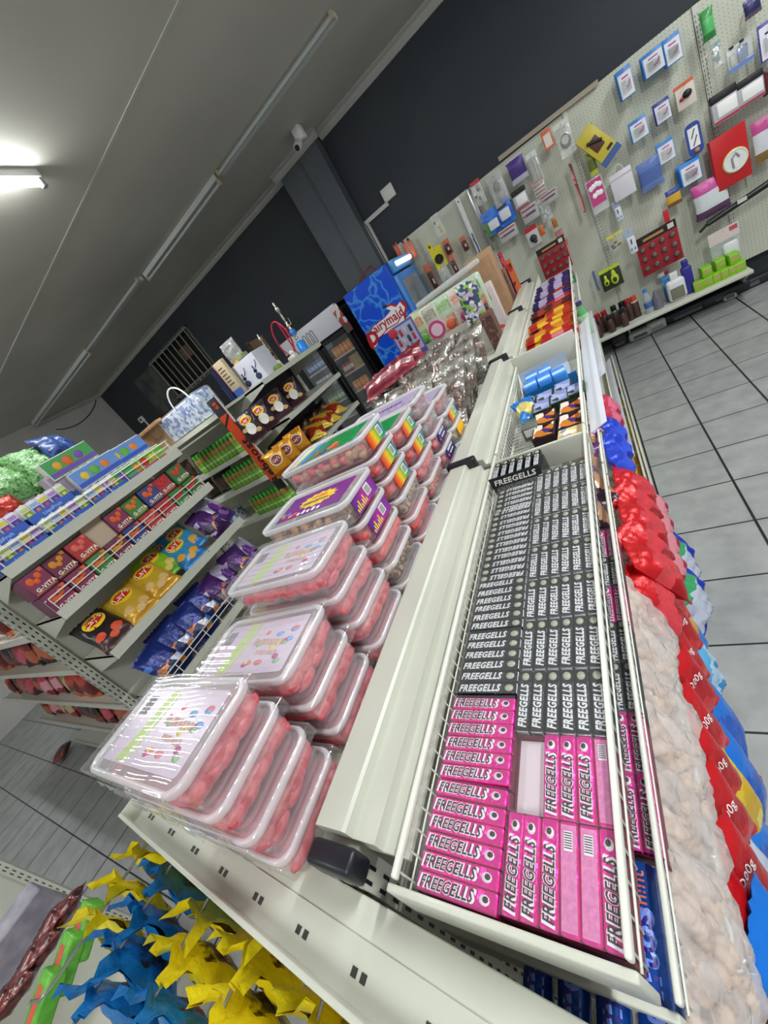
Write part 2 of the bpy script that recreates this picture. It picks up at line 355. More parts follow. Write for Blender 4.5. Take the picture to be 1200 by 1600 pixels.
# low shelf on the pegboard
t = thing('wall_shelf', 'long cream shelf low on the pegboard holding bottles and green boxes', 'shelf', (.1, 4.98, .24))
b = MB().rbox(-1.0, -.36, -.03, .95, -.0, 0, .006); obj('shelf_board', b.mesh('shelf_board', [STEEL]), t)
for x in (-.86, .03, .93):
    b = MB().prism([(0, 0), (-.3, 0), (-.28, -.02), (0, -.17)], -.006, .006, 0, T(x, 0, -.03, ry=0) @ Matrix(((0, 0, 1, 0), (1, 0, 0, 0), (0, 1, 0, 0), (0, 0, 0, 1)))); obj('shelf_bracket', b.mesh('shelf_bracket', [STEEL2]), t)

# ------------------------------------------------------------------ main gondola
def rel(z): return H + z
SP0, SP1, GY0, GY1 = -.475, -.395, .07, 3.67
NB = 4; BAY = .9
g = thing('gondola_shelving', 'long double-sided cream gondola down the middle of the shop', 'shelving', (-.44, GY0, 0))
def gp(name, mb, mats, label=None):
    o = obj(name, mb.mesh(name, mats), g, (.44, -GY0, 0))
    if label: o['label'] = label
    return o
# spine cap: a shallow channel profile along Y, one per bay
prof = [(-.475, -.02), (-.475, 0), (-.470, .004), (-.424, .004), (-.420, 0), (-.418, -.014), (-.384, -.016), (-.382, -.034), (-.345, -.036), (-.345, -.042), (-.475, -.042)]
for i in range(NB):
    y0 = GY0 + .02 + i * BAY; y1 = GY0 + (i + 1) * BAY - .012
    b = MB(); b.loft([[(x, y, rel(-.466) + z) for x, z in prof] for y in (y0, y1)], 0, None, False)
    gp('top_channel', b, [STEEL])
    b = MB().box(-.45, y0, .1, -.43, y1, rel(-.5)); gp('back_panel', b, [STEEL2])
for i in range(NB + 1):
    y = GY0 + i * BAY; b = MB()
    if i == 0: b.rbox(-.470, y - .018, rel(-.504), -.396, y + .010, rel(-.464), .006)
    else: b.rbox(-.482, y - .014, rel(-.49), -.395, y + .012, rel(-.453), .005)
    gp('end_cap', b, [solid('1c1d24', .4)], 'black plastic cap')
    b = MB().box(-.472, y - .015, .0, -.412, y + .02, rel(-.49))
    for k in range(32):
        z = rel(-.52) - k * .032
        if k % 1 == 0:
            b.box(-.4125, y - .010, z - .014, -.4115, y - .006, z, 1); b.box(-.4125, y + .004, z - .014, -.4115, y + .008, z, 1)
            b.box(-.458, y - .0155, z - .014, -.454, y - .0145, z, 1); b.box(-.434, y - .0155, z - .014, -.430, y - .0145, z, 1)
    gp('slotted_post', b, [STEEL, BLACK])
# left shelves (top one carries the tubs)
for z, dep in ((rel(-.53), .53), (rel(-.9), .5), (rel(-1.27), .5)):
    for i in range(NB):
        y0 = GY0 + .01 + i * BAY; y1 = y0 + BAY - .006; y0 += .025 * (i == 0)
        b = MB().box(SP0 - dep, y0, z - .028, SP0 - .012, y1, z).box(SP0 - dep - .006, y0, z - .04, SP0 - dep, y1, z + .008)
        o = gp('shelf', b, [STEEL])
b = MB().box(-1.0, GY0 + .045, 0, -.05, GY1, .16); gp('plinth', b, [STEEL2])
# right baskets
XR = -.112
def basket(y0, y1, zf, zr, xl, xr, label):
    """wire basket shelf: floor wires, side mesh, rim, front plate"""
    w_ = .0022; b = MB(); n = int((y1 - y0) / .0225)
    for i in range(n + 1):
        y = y0 + .008 + (y1 - y0 - .016) * i / n; b.path([(xl, y, zr - .002), (xl + .001, y, zf), (xr - .002, y, zf), (xr, y, zr - .002)], w_ * .6, 4)
    for x in (xl + .06, xl + .115, xl + .17): b.rod((x, y0, zf - .003), (x, y1, zf - .003), w_, 5)
    b.rod((xl, y0, (zf + zr) / 2), (xl, y1, (zf + zr) / 2), w_ * .7, 4); b.rod((xr, y0, (zf + zr) / 2), (xr, y1, (zf + zr) / 2), w_ * .7, 4)
    gp('basket_wires', b, [WIRE])
    b = MB().rbox(xl - .004, y0, zr - .004, xl + .003, y1, zr + .005, .002).rbox(xr - .003, y0, zr - .006, xr + .003, y1, zr + .005, .002)
    gp('basket_rim', b, [WIRE])
for i in range(NB):
    y0 = GY0 - .005 + i * BAY
    basket(y0, y0 + BAY - .01, rel(-.535), rel(-.470), -.335, XR, '')
    basket(y0, y0 + BAY - .01, rel(-.66), rel(-.592), -.36, -.105, '')
for (y, z0, z1, xr) in ((GY0 - .012, -.535, -.472, XR + .005), (GY0 - .012, -.66, -.60, XR + .005), (.925, -.535, -.47, XR + .005), (1.64, -.535, -.43, XR)):
    gp('divider_plate', MB().rbox(-.345, y - .004, rel(z0), xr, y + .004, rel(z1), .002), [STEEL])
for z, zl, xr in ((rel(-1.0), rel(-.955), -.095), (rel(-1.34), rel(-1.29), -.065)):
    for i in range(NB):
        y0 = GY0 + i * BAY; b = MB().box(SP1, y0, z - .02, xr, y0 + BAY - .008, z).rbox(xr, y0, z - .025, xr + .008, y0 + BAY - .008, zl, .003)
        gp('shelf', b, [STEEL])
gp('base_tray', MB().box(SP1, GY0, .16, -.05, GY1, .18).rbox(-.055, GY0, .10, -.045, GY1, .215, .003), [STEEL])

# end unit, turned a few degrees
EZ = rel(-.50); ER = math.radians(-4.9)
e = thing('end_display_unit', 'cream end unit with a lipped tray and prongs of yellow and blue sweet bags', 'shelving', (-1.065, .022, 0), (0, 0, ER))
def ep(name, mb, mats): return obj(name, mb.mesh(name, mats), e)
b = MB().rbox(0, -.004, EZ - .035, .92, .003, EZ, .0015).box(0, .003, EZ - .034, .92, .05, EZ - .03)
b.box(0, .003, EZ - .034, .004, .05, EZ - .002)
for i in range(9):
    x = .06 + i * .1; b.box(x, .02, EZ - .0302, x + .008, .028, EZ - .0292, 1).box(x + .014, .02, EZ - .0302, x + .022, .028, EZ - .0292, 1)
ep('tray', b, [STEEL, solid('3a3c38')])
ep('back_board', MB().rbox(.002, .030, EZ - .06, .92, .084, EZ - .032, .002), [STEEL])
ep('hook_panel', MB().box(.0, .045, .15, .92, .06, EZ - .05), [STEEL2])
ep('plinth', MB().box(0, -.25, 0, .92, .03, .15), [STEEL2])
HOOKX = [.035, .16, .31, .45, .60, .75]
def hook_mesh(L):
    b = MB().path([(0, 0, 0), (0, -L + .02, 0), (0, -L + .004, .006), (0, -L, .02)], .003, 6).path([(0, 0, .022), (0, -.05, .022), (0, -.06, .0)], .0025, 5).box(-.02, -.002, -.01, .02, .003, .03)
    return b.mesh('prong_hook', [CHROME])
HM = hook_mesh(.29)
for i, x in enumerate(HOOKX): obj('prong_hook', HM, e, (x, .045, EZ - .075))
# neighbouring gondola whose near end closes the lower left corner
t = thing('gondola_shelving', 'bare cream slotted gondola panel at the lower left corner of the photo', 'shelving', (-2.35, -.215, 0))
b = MB().box(-.04, -.03, 0, .02, .0, 2.1)
for k in range(60):
    z = .1 + k * .032; b.box(.0195, -.022, z, .0205, -.018, z + .016, 1).box(.0195, -.012, z, .0205, -.008, z + .016, 1)
obj('slotted_post', b.mesh('slotted_post', [STEEL, solid('55574f')]), t)
obj('back_panel', MB().box(-.03, -1.6, .1, .0, -.03, 2.05).mesh('back_panel', [STEEL]), t)
obj('base_shelf', MB().box(0, -1.6, .0, .45, -.03, .2).mesh('base_shelf', [STEEL2]), t)

# ------------------------------------------------------------------ sweet tubs
TUBC = mat('tub_plastic', S('f2f0f4'), .12, 0, .25, 14, alpha=.14)
LIDP = mat('lid_plastic', S('e2e0e6'), .16, 0, .15, 20, alpha=.36)
RIMP = mat('rim_plastic', S('f2f2f6'), .2, alpha=.62)
WRAP = mat('shrink_wrap', S('ffffff'), .05, 0, .12, 22, alpha=.05)
PINKC = mat('pink_sweet', S('d8505c'), .38, col2=(S('e06e78'), S('c83e4c')), cscale=40, bump=.3, bscale=90)
REDC = mat('red_sweet', S('d83c42'), .35, col2=(S('de5454'),), cscale=40)
TANC = mat('tan_sweet', S('d0a880'), .5, col2=(S('b88a62'),), cscale=50)
BRNC = mat('brown_sweet', S('4a352c'), .45, col2=(S('8a6a4c'),), cscale=60)
GRNC = mat('green_sweet', S('9cc088'), .5, col2=(S('c8d8b8'),), cscale=50)
TW, TD = .275, .150
_tub = {}
def tub_meshes(h):
    k = round(h, 4)
    if k in _tub: return _tub[k]
    b = MB(); r = []
    for z, s in ((.0, .90), (.002, .915), (h * .5, .945), (h - .014, .965)): r.append(rrect(TW * s, TD - TW * (1 - s) * .8, .022, z, 5))
    b.loft(r, 0, None, True, (True, False)); body = b.mesh('tub_body', [TUBC])
    b = MB(); z1 = h - .003
    r = [rrect(TW * .985, TD * .97, .024, h - .015, 5), rrect(TW, TD, .026, h - .013, 5), rrect(TW, TD, .026, z1 - .003, 5), rrect(TW - .003, TD - .003, .025, z1, 5), rrect(TW - .013, TD - .013, .021, z1, 5), rrect(TW - .017, TD - .017, .02, z1 - .004, 5)]
    b.loft(r, 0, None, True, (False, False)); rim = b.mesh('lid_rim', [RIMP])
    b = MB(); b.loft([rrect(TW - .017, TD - .017, .02, z1 - .004, 5), rrect(TW - .03, TD - .03, .018, z1 - .0035, 5)], 0, None, True, (False, True)); lid = b.mesh('lid', [LIDP])
    # shrink film with real ripples, laid over lid and sides
    _tub[k] = (body, rim, lid); return _tub[k]
def wrap_mesh(h, seed):
    b = MB(); nx, ny = 36, 90; X, Y = TW / 2 + .003, TD / 2 + .003; vs = []; fs = []
    for j in range(ny + 1):
        for i in range(nx + 1):
            u = -1 + 2 * i / nx; v = -1 + 2 * j / ny; x = u * X * 1.12; y = v * Y * 1.2; dz = 0
            ex = max(0, abs(x) - X); ey = max(0, abs(y) - Y)
            x = max(-X, min(X, x)); y = max(-Y, min(Y, y)); dz = -(ex + ey) * 1.3
            if ex + ey == 0: dz = .0008 * math.sin(y * 430 + 2.2 * math.sin(x * 16 + seed) + 2 * noise.noise(Vector((x * 12, y * 12, seed)))) * (1 - abs(u) ** 4) + .0006 * noise.noise(Vector((x * 30, y * 20, seed)))
            vs.append((x, y, h + .002 + dz))
    for j in range(ny):
        for i in range(nx): a = j * (nx + 1) + i; fs.append((a, a + 1, a + nx + 2, a + nx + 1))
    b.add(vs, fs, 0, None, True)
    # gathered seal at the near edge
    for s in (-1, 1):
        pts = []
        for i in range(25):
            x = -X + 2 * X * i / 24; pts.append((x, s * (Y + .0005 + .003 * rnd.random()), h * .25 + .006 * rnd.random()))
        a = [(p[0], s * Y, p[2] + .012) for p in pts]; n = len(pts)
        b.add(a + pts, [(i, i + 1, n + i + 1, n + i) for i in range(n - 1)], 0, None, True)
    return b.mesh('shrink_film', [WRAP])
def fill_mesh(kind, h, seed):
    r = random.Random(seed); b = MB(); X, Y = TW / 2 * .88, TD / 2 * .84; zt = h - .018
    mats = {'pink': [PINKC], 'red': [REDC], 'mix': [TANC, BRNC], 'green': [GRNC, TANC], 'jelly': [PINKC, TANC], 'soft': [solid('c8878c', .5), solid('8fa3a0', .5), REDC]}[kind]
    if kind in ('pink', 'red'):
        b.rbox(-X + .008, -Y + .008, .004, X - .008, Y - .008, zt - .008, .01, 0)
        for s, yy in ((0, -Y), (0, Y), (1, -X), (1, X)):
            for k in range(16 if s == 0 else 11):
                t = -1 + 2 * (k + .5) / (16 if s == 0 else 11); L = .03 + .012 * r.random(); th = .010 + .003 * r.random()
                z = .014 + (zt - .028) * r.random()
                if s == 0: b.ell((t * (X - .02), yy * .93, z), (L * .8, th, .011), 0, None, 8, 5)
                else: b.ell((yy * .95, t * (Y - .012), z), (th, L * .62, .012), 0, None, 8, 5)
        for k in range(12): b.ell((r.uniform(-X + .03, X - .03), r.uniform(-Y + .02, Y - .02), zt - .01), (.034, .013, .010), 0, None, 8, 5, r.uniform(-.6, .6))
    else:
        b.rbox(-X + .012, -Y + .012, .004, X - .012, Y - .012, zt - .014, .008, 0)
        n = len(mats)
        for k in range(110):
            side = r.random()
            if side < .3: p = (r.uniform(-X, X) * .92, -Y * .88)
            elif side < .42: p = (r.uniform(-X, X) * .92, Y * .88)
            elif side < .85: p = (X * .93 * (1 if r.random() < .8 else -1), r.uniform(-Y, Y) * .9)
            else: p = (r.uniform(-X, X) * .8, r.uniform(-Y, Y) * .8)
            z = .010 + (zt - .02) * r.random() if side < .85 else zt - .012
            b.ell((*p, z), (.011, .010, .009), r.randrange(n), None, 6, 4)
    return b.mesh('sweets', mats)
FILL = {}
def fill(kind, h, v):
    k = (kind, round(h, 3), v)
    if k not in FILL: FILL[k] = fill_mesh(kind, h, hash(kind) % 1 + v * 7 + 3)
    return FILL[k]
rainbow = [S(x) for x in ('c8201c', 'e8701c', 'efc81e', '7ab833', '1f9a4e', '1c86a8')]
def ramp_mat(key, cols, axis=0, span=1.0, off=0.0):
    m = bpy.data.materials.new(key); m.use_nodes = True; nt = m.node_tree; N = nt.nodes; Lk = nt.links
    tc = N.new('ShaderNodeTexCoord'); mp = N.new('ShaderNodeMapping'); mp.inputs['Location'].default_value = (off,) * 3; mp.inputs['Scale'].default_value = (1 / span,) * 3
    sp = N.new('ShaderNodeSeparateXYZ'); Lk.new(tc.outputs['Object'], mp.inputs[0]); Lk.new(mp.outputs[0], sp.inputs[0])
    r = N.new('ShaderNodeValToRGB'); e = r.color_ramp.elements
    while len(e) < len(cols): e.new(.99)
    for i, c in enumerate(cols): e[i].position = i / (len(cols) - 1) if len(cols) > 1 else 0; e[i].color = (*c, 1)
    Lk.new(sp.outputs[axis], r.inputs['Fac']); Lk.new(r.outputs[0], N['Principled BSDF'].inputs['Base Color']); N['Principled BSDF'].inputs['Roughness'].default_value = .3
    _mats[key] = m; return m
RBW = ramp_mat('rainbow_label', rainbow, 1, .084, .5); PRP = ramp_mat('purple_label', [S('5a1f8a'), S('b02a9c'), S('7a2f9c')], 1, .1, .5)
def end_label(kind, h):
    b = MB(); x = TW * .478; z0, z1 = h * .10, h * .84
    if kind == 'rainbow':
        b.box(x, -.042, z0, x + .0012, .042, z1, 0); b.box(x + .0012, .012, z0 + .008, x + .0016, .032, z1 - .01, 1)
        for i in range(6): b.box(x + .0016, .0145 + i * .0026, z0 + .011, x + .0018, .0157 + i * .0026, z1 - .013, 2)
        return b.mesh('end_label', [RBW, WHITE, BLACK])
    if kind == 'purple':
        b.box(x, -.05, z0, x + .0012, .05, z1, 0); b.box(x + .0012, .006, z0 + .01, x + .0016, .028, z1 - .01, 1)
        for i in range(6): b.box(x + .0016, .009 + i * .0028, z0 + .012, x + .0018, .0103 + i * .0028, z1 - .013, 2)
        for i in range(7): b.box(x + .0012, -.046 + i * .007, z0 + .004, x + .0015, -.042 + i * .007, z0 + .012 + .006 * (i % 3), 3)
        return b.mesh('end_label', [PRP, WHITE, BLACK, solid('e8d83a')])
    if kind == 'navy':
        b.rbox(x - .001, -.04, z0, x + .0014, .04, z1, .0006, 0); b.marks(6, .055, .010, T(x + .0012, .004, (z0 + z1) / 2 + .006, rx=PI / 2, rz=PI / 2), 1).marks(5, .042, .007, T(x + .0012, .006, (z0 + z1) / 2 - .008, rx=PI / 2, rz=PI / 2), 1)
        b.ell((x + .001, -.03, z0 + .012), (.0012, .006, .006), 2)
        return b.mesh('end_label', [solid('2a1f6a'), WHITE, solid('e0407a')])
    b.box(x, -.036, z0, x + .0012, .036, z1, 0)
    for i in range(5): b.box(x + .0012, -.03 + i * .013, z0 + .006, x + .0016, -.023 + i * .013, z1 - .006 - .004 * (i % 2), 1)
    return b.mesh('end_label', [solid('ee9a1e'), solid('f4d41c')])
def top_label(kind, h):
    b = MB(); z = h - .0062; Mz = T(0, 0, z)
    if kind == 'confetti':
        b.prism([p[:2] for p in rrect(TW - .05, TD - .04, .006, 0, 3)], z, z + .0006, 0)
        # green diagonal bands, cartoonish coloured blobs, barcode block
        b.prism([(-.07, -.052), (-.05, -.052), (-.028, .052), (-.045, .052)], z + .0006, z + .0009, 1)
        b.prism([(-.042, -.052), (-.037, -.052), (-.016, .052), (-.02, .052)], z + .0006, z + .0009, 1)
        r = random.Random(4)
        for i in range(16): b.ell((r.uniform(-.015, .1), r.uniform(-.042, .042), z + .0006), (.007 + .006 * r.random(), .006, .0006), 2 + i % 5, None, 8, 3)
        b.marks(8, .085, .014, T(.035, .006, z + .0010, rz=-.1), 8, 2).marks(6, .06, .010, T(.045, -.016, z + .0010, rz=-.1), 8, 3)
        for i in range(9): b.box(-.11 + i * .003, .012, z + .0006, -.1085 + i * .003, .042, z + .0009, 7)
        return b.mesh('top_label', [solid('d2c2d4', .3), solid('b4d070', .4), solid('e08b8b'), solid('c85a9c'), solid('8ab6e0'), solid('9cc79a'), solid('e8d878'), solid('6a6a6a'), solid('c8a090')])
    if kind == 'violet':
        b.box(-.10, -.045, z, .105, .05, z + .0006, 0)
        st = []
        for i in range(28):
            a = 2 * PI * i / 28; rr = (1.0 if i % 2 else .8); st.append((.01 + .062 * rr * math.cos(a), .006 + .03 * rr * math.sin(a)))
        b.prism(st, z + .0006, z + .001, 1)
        b.marks(6, .05, .010, T(.012, .016, z + .0012), 2, 4).marks(9, .085, .012, T(.01, -.002, z + .0012), 9, 5)
        for i, (x, y) in enumerate(((-.08, -.03), (-.068, -.022), (-.055, -.034), (-.09, -.02), (-.04, -.03))): b.ell((x, y, z + .001), (.009, .007, .0012), 4 + i % 4)
        for i in range(5): b.box(-.03 + i * .016, -.041, z + .0006, -.022 + i * .016, -.032 + .004 * (i % 2), z + .001, 8)
        return b.mesh('top_label', [solid('7a1f8c', .25), solid('f0d018', .3), solid('d2401c'), solid('2c9a30'), solid('d42a2a'), solid('2a5ad2'), solid('e87a1c'), solid('3aa83a'), solid('f5f5ee'), solid('6a2a4c')])
    if kind == 'green':
        b.box(-.11, -.046, z, -.075, .046, z + .0006, 1)
        b.add([(-.11, -.046, z + .0008), (-.095, -.046, z + .0008), (-.07, .046, z + .0008), (-.085, .046, z + .0008)], [(0, 1, 2, 3)], 2)
        b.add([(-.092, -.046, z + .0009), (-.06, -.046, z + .0009), (-.035, .046, z + .0009), (-.068, .046, z + .0009)], [(0, 1, 2, 3)], 3)
        b.prism([(-.052, -.046), (.105, -.046), (.105, .05), (-.026, .05)], z, z + .0007, 0)
        for i in range(9): b.box(-.01 + i * .012, .0, z + .0008, -.004 + i * .012, .046, z + .0011, 4)
        for i, (x, y) in enumerate(((-.02, -.03), (.0, -.034), (.022, -.026), (.042, -.034), (.01, -.018), (.03, -.014))): b.ell((x, y, z + .001), (.013, .010, .0016), 5 + i % 3)
        return b.mesh('top_label', [solid('159a4a', .25), solid('dfe6ea'), solid('e8d020'), solid('2a86c0'), solid('0c7a38'), solid('d2202a'), solid('5a2a9c'), solid('e8701c')])
    b.box(-.11, -.05, z, .11, .05, z + .0006, 0); b.marks(9, .15, .022, T(0, .0, z + .0008), 1, 6)
    for i in range(8): b.box(-.1 + i * .026, -.04, z + .0006, -.09 + i * .026, -.024, z + .001, 2 + i % 2)
    return b.mesh('top_label', [solid('b9a8cc', .3), solid('4a4a66'), solid('c884b4'), solid('8f86b4')])
_lab = {}
def cached(f, *a):
    k = (f.__name__,) + a
    if k not in _lab: _lab[k] = f(*a)
    return _lab[k]
SHELFZ = rel(-.53)
def tub(x, y, z, h, kind, var, top=None, end=None, wrap=False, label='', group=None, rz=0.0):
    t = thing('sweet_tub', label, 'tub of sweets', (x, y, z), (0, 0, rz), group)
    bd, rm, ld = tub_meshes(h)
    obj('tub_body', bd, t); obj('lid_rim', rm, t)
    o = obj('sweets', fill(kind, h, var), t); o['kind'] = 'stuff'
    lo = obj('lid', ld, t)
    if top: obj('top_label', cached(top_label, top, h), lo)
    if end: obj('end_label', cached(end_label, end, h), t)
    if wrap: obj('shrink_film', cached(wrap_mesh, h, var), t)
    return t
XT = -.484 - TW / 2
# stacks from the camera outwards: y, height of a tub, [bottom .. top]
SN = ['nearest', 'second', 'third', 'fourth', 'fifth', 'sixth', 'seventh', 'eighth']
FN = {'pink': 'pink fish', 'red': 'red jellies', 'mix': 'tan and brown sweets', 'green': 'pale green sweets', 'jelly': 'pink and tan jellies', 'soft': 'soft pastel jellies'}
stacks = [
 (.113, .0640, [('pink', None, None, 1)] * 3 + [('pink', 'confetti', None, 1)], -.018, .0),
 (.278, .0690, [('pink', None, None, 1)] * 2 + [('pink', 'confetti', None, 1)], -.015, .03),
 (.440, .0660, [('pink', None, None, 1)] * 3 + [('pink', 'confetti', None, 1)], -.002, 0),
 (.597, .0580, [('mix', None, None, 0), ('mix', None, None, 0), ('red', None, None, 0), ('red', None, 'purple', 0), ('mix', 'violet', 'purple', 0)], .0, 0),
 (.757, .0580, [('red', None, None, 0), ('red', None, None, 0), ('mix', None, None, 0), ('red', None, 'rainbow', 0), ('red', None, 'rainbow', 0), ('jelly', 'green', 'rainbow', 0)], .0, 0),
 (.915, .0575, [('green', None, None, 0), ('jelly', None, None, 0), ('pink', None, None, 0), ('red', None, 'rainbow', 0), ('red', 'green', 'rainbow', 0)], .0, 0),
 (1.072, .0575, [('jelly', None, 'orange', 0), ('pink', None, 'navy', 0), ('pink', None, 'navy', 0), ('soft', None, None, 0), ('soft', 'cube', None, 0)], -.0, 0),
 (1.229, .0560, [('green', None, None, 0), ('green', None, 'orange', 0), ('soft', None, 'rainbow', 0), ('soft', 'cube', None, 0)], -.0, 0),
]
LVL = ['bottom', 'second from the bottom', 'third from the bottom', 'fourth from the bottom', 'second from the top']
for si, (y, h, L, dx, rz) in enumerate(stacks):
    for k, (kind, top, end, wr) in enumerate(L):
        lv = 'topmost' if k == len(L) - 1 else LVL[k]
        extra = {'purple': ' with a purple end label', 'rainbow': ' with a rainbow end label', 'navy': ' with a navy end label', 'orange': ' with an orange end label', None: ''}[end]
        tub(XT + dx, y, SHELFZ + k * h + .0005, h - .001, kind, (si * 3 + k) % 4, top, end, wr and True,
            'tub of %s%s, %s, %s stack' % (FN[kind], extra, lv, SN[si]), 'sweet tubs stacked on the long shelf', rz + rnd.uniform(-.012, .012))

# ------------------------------------------------------------------ foil rolls in shrink-wrapped boxes
FB = mat('black_foil', S('1d2024'), .26, .6, .7, 70); FP = mat('magenta_foil', S('ea109e'), .26, .45, .6, 60)
FPL = mat('pink_paper', S('dc84b8'), .5, col2=S('c870a4'), cscale=200); SILV = mat('silver_foil', S('c9ccd0'), .3, .5, .5, 80)
DISC = mat('pale_disc', S('a9b19a'), .35)
def roll_mesh(style, back=False):
    L, W, Hh = .083, .0165, .0145; b = MB(); b.rbox(-L / 2, -W / 2, 0, L / 2, W / 2, Hh, .0022, 0)
    for s in (-1, 1): b.rbox(s * (L / 2 - .0018) - .0018, -W / 2 + .001, .001, s * (L / 2 - .0018) + .0018, W / 2 - .001, Hh - .0005, .001, 3)
    z = Hh + .0002
    if back:
        b.box(-L / 2 + .003, -W / 2 + .0015, z - .0004, L / 2 - .003, W / 2 - .0015, z, 2); b.box(L / 2 - .024, -.004, z, L / 2 - .008, .004, z + .0003, 4)
        for i in range(7): b.box(L / 2 - .022 + i * .002, -.0035, z + .0003, L / 2 - .0212 + i * .002, .0035, z + .0005, 1)
    else:
        if style == 'black':
            b.box(-L / 2 + .004, -W / 2 + .002, z - .0004, L / 2 - .018, W / 2 - .002, z - .0001, 5)
            b.text('FREEGELLS', .0142, T(-.008, 0, z + .0005), 4, .04, .0003, .25, .76)
            b.ell((L / 2 - .010, 0, z - .0002), (.0065, .0058, .0012), 2, None, 12, 3)
        else:
            b.text('FREEGELLS', .0142, T(-.009, 0, z + .0003), 4, .075, .0002, .25, .74); b.text('FREEGELLS', .0142, T(-.009, 0, z + .0007), 1, .015, .0002, .25, .80)
            b.ell((L / 2 - .012, 0, z - .0002), (.006, .005, .0009), 4, None, 10, 3); b.ell((L / 2 - .011, .0005, z), (.0035, .003, .0011), 1, None, 8, 3)
    if style == 'black': ms = [FB, BLACK, DISC, SILV, solid('dfe2e4', .35), solid('1b1d22', .35)]
    else: ms = [FP, BLACK, FPL, FP, solid('efe6ee', .35), BLACK]
    return b.mesh('candy_roll', ms)
RM = {('black', 0): roll_mesh('black'), ('pink', 0): roll_mesh('pink'), ('pink', 1): roll_mesh('pink', True)}
def box_mesh(style, ncol, hh):
    W = .1065 * ncol / 6 + .0; b = MB(); L = .0845
    b.box(-L / 2, -W / 2, 0, L / 2, W / 2, hh - .0165, 0)
    for s in (-1, 1): b.box(s * (L / 2 - .0004) - .0003, -W / 2, 0, s * (L / 2 - .0004) + .0003, W / 2, hh - .009, 0)
    return b.mesh('carton_tray', [solid('2a2a2e', .5) if style == 'black' else solid('7a1f3c', .45)])
def wrapfilm(L, W, hh, seed):
    b = MB(); nx, ny = 14, 14; vs = []; fs = []
    for j in range(ny + 1):
        for i in range(nx + 1):
            x = -L / 2 + L * i / nx; y = -W / 2 + W * j / ny
            vs.append((x, y, hh + .001 + .0007 * noise.noise(Vector((x * 60, y * 60, seed)))))
    for j in range(ny):
        for i in range(nx): a = j * (nx + 1) + i; fs.append((a, a + 1, a + nx + 2, a + nx + 1))
    b.add(vs, fs, 0, None, True)
    return b.mesh('shrink_film', [WRAP])
WF = [wrapfilm(.085, .107, 0, s) for s in range(3)]
def roll_box(x, y, z, hh, style, slots, rz, label, rev=False, sx=1.0):
    """slots: list of 6 codes: 1 text side up, 2 back up, 0 missing"""
    t = thing('candy_roll_box', label, 'box of candy rolls', (x, y, z), (0, 0, rz), 'shrink-wrapped boxes of foil candy rolls')
    bx = obj('carton_tray', cached(box_mesh, style, 6, hh), t)
    if sx != 1: bx.scale = (sx, 1, 1)
    for i, c in enumerate(slots):
        if not c: continue
        yy = -.1065 / 2 + .01775 * (i + .5)
        r = obj('candy_roll', RM[(style, 1 if c == 2 else 0)], t, (0, yy, hh - .0158 + rnd.uniform(0, .0006)), (rnd.uniform(-.04, .04), 0, (PI if rev else 0) + rnd.uniform(-.012, .012)))
        if sx != 1: r.scale = (sx, 1.0, 1)
    if 0 in slots: obj('empty_slot_card', MB().box(-.038, .016, 0, .038, .050, .0006).mesh('empty_slot_card', [solid('d8ccd2', .5)]), t, (0, 0, hh - .0155))
    o = obj('shrink_film', WF[rnd.randrange(3)], t, (0, 0, hh + .0005))
    if sx != 1: o.scale = (sx, 1, 1)
    return t
zb = rel(-.532); HT = .052
# top basket, left column: rolls lie across, read from the near side
lx = -.2695; cols = [(.118, 'pink', 0), (.2265, 'pink', 0), (.337, 'black', 0), (.446, 'black', 0), (.552, 'black', 1), (.658, 'black', 1)]
for i, (y, s, rev) in enumerate(cols):
    roll_box(lx, y, zb, HT, s, [1] * 6 if i != 3 else [1, 1, 1, 1, 1, 1], rnd.uniform(-.012, .012), '%s candy roll box, left column of the top basket, %s' % ('magenta' if s == 'pink' else 'black', nth(i)), bool(rev), 1.10)
roll_box(lx + .002, .758, zb, HT, 'black', [1, 1, 1, 1, 1, 0], .0, 'black box with four thin rolls showing, just before the standing display box', True, 1.08)
rx_ = -.168
for i in range(9):
    y = .1095 + .0840 * i; s = 'pink' if i < 2 else 'black'
    sl = [1, 1, 1, 2, 2, 1] if i == 0 else ([0, 0, 1, 1, 1, 2] if i == 1 else [1] * 6)
    # rotated: local x runs along +Y, local y runs along -X
    roll_box(rx_, y, zb, HT, s, sl[::-1], PI / 2 + rnd.uniform(-.012, .012), '%s candy roll box, right column of the top basket, %s' % ('magenta' if s == 'pink' else 'black', nth(i)))
# display box standing up at the far end of the left column
t = thing('candy_display_box', 'black candy display box standing on end with six roll tops and white lettering', 'display box', (-.268, .815, zb))
b = MB().rbox(-.06, 0, 0, .06, .085, .052, .001); obj('carton', b.mesh('carton', [solid('26282c', .4)]), t)
b = MB().box(-.06, -.003, .05, .06, 0, .078, 0).text('FREEGELLS', .0205, T(0, -.0042, .064, rx=PI / 2), 1, .03, .0004, .2, .95); obj('header', b.mesh('header', [BLACK, WHITE]), t)
for i in range(6): obj('candy_roll', RM[('black', 0)], t, (-.05 + i * .02, .045, .053), (0, 0, PI / 2))
# second basket down, two columns, only the right one reaches the light
seq = [('pink', .219), ('pink', .299), ('black', .377), ('black', .456), ('pink', .535), ('black', .614), ('pink', .693)]
for i, (s, y) in enumerate(seq):
    for c, xx in enumerate((-.158,)):
        roll_box(xx, y, rel(-.658), .045, s, [1] * 6, PI / 2, '%s candy roll box in the second basket down, %s' % ('magenta' if s == 'pink' else 'black', nth(i)))
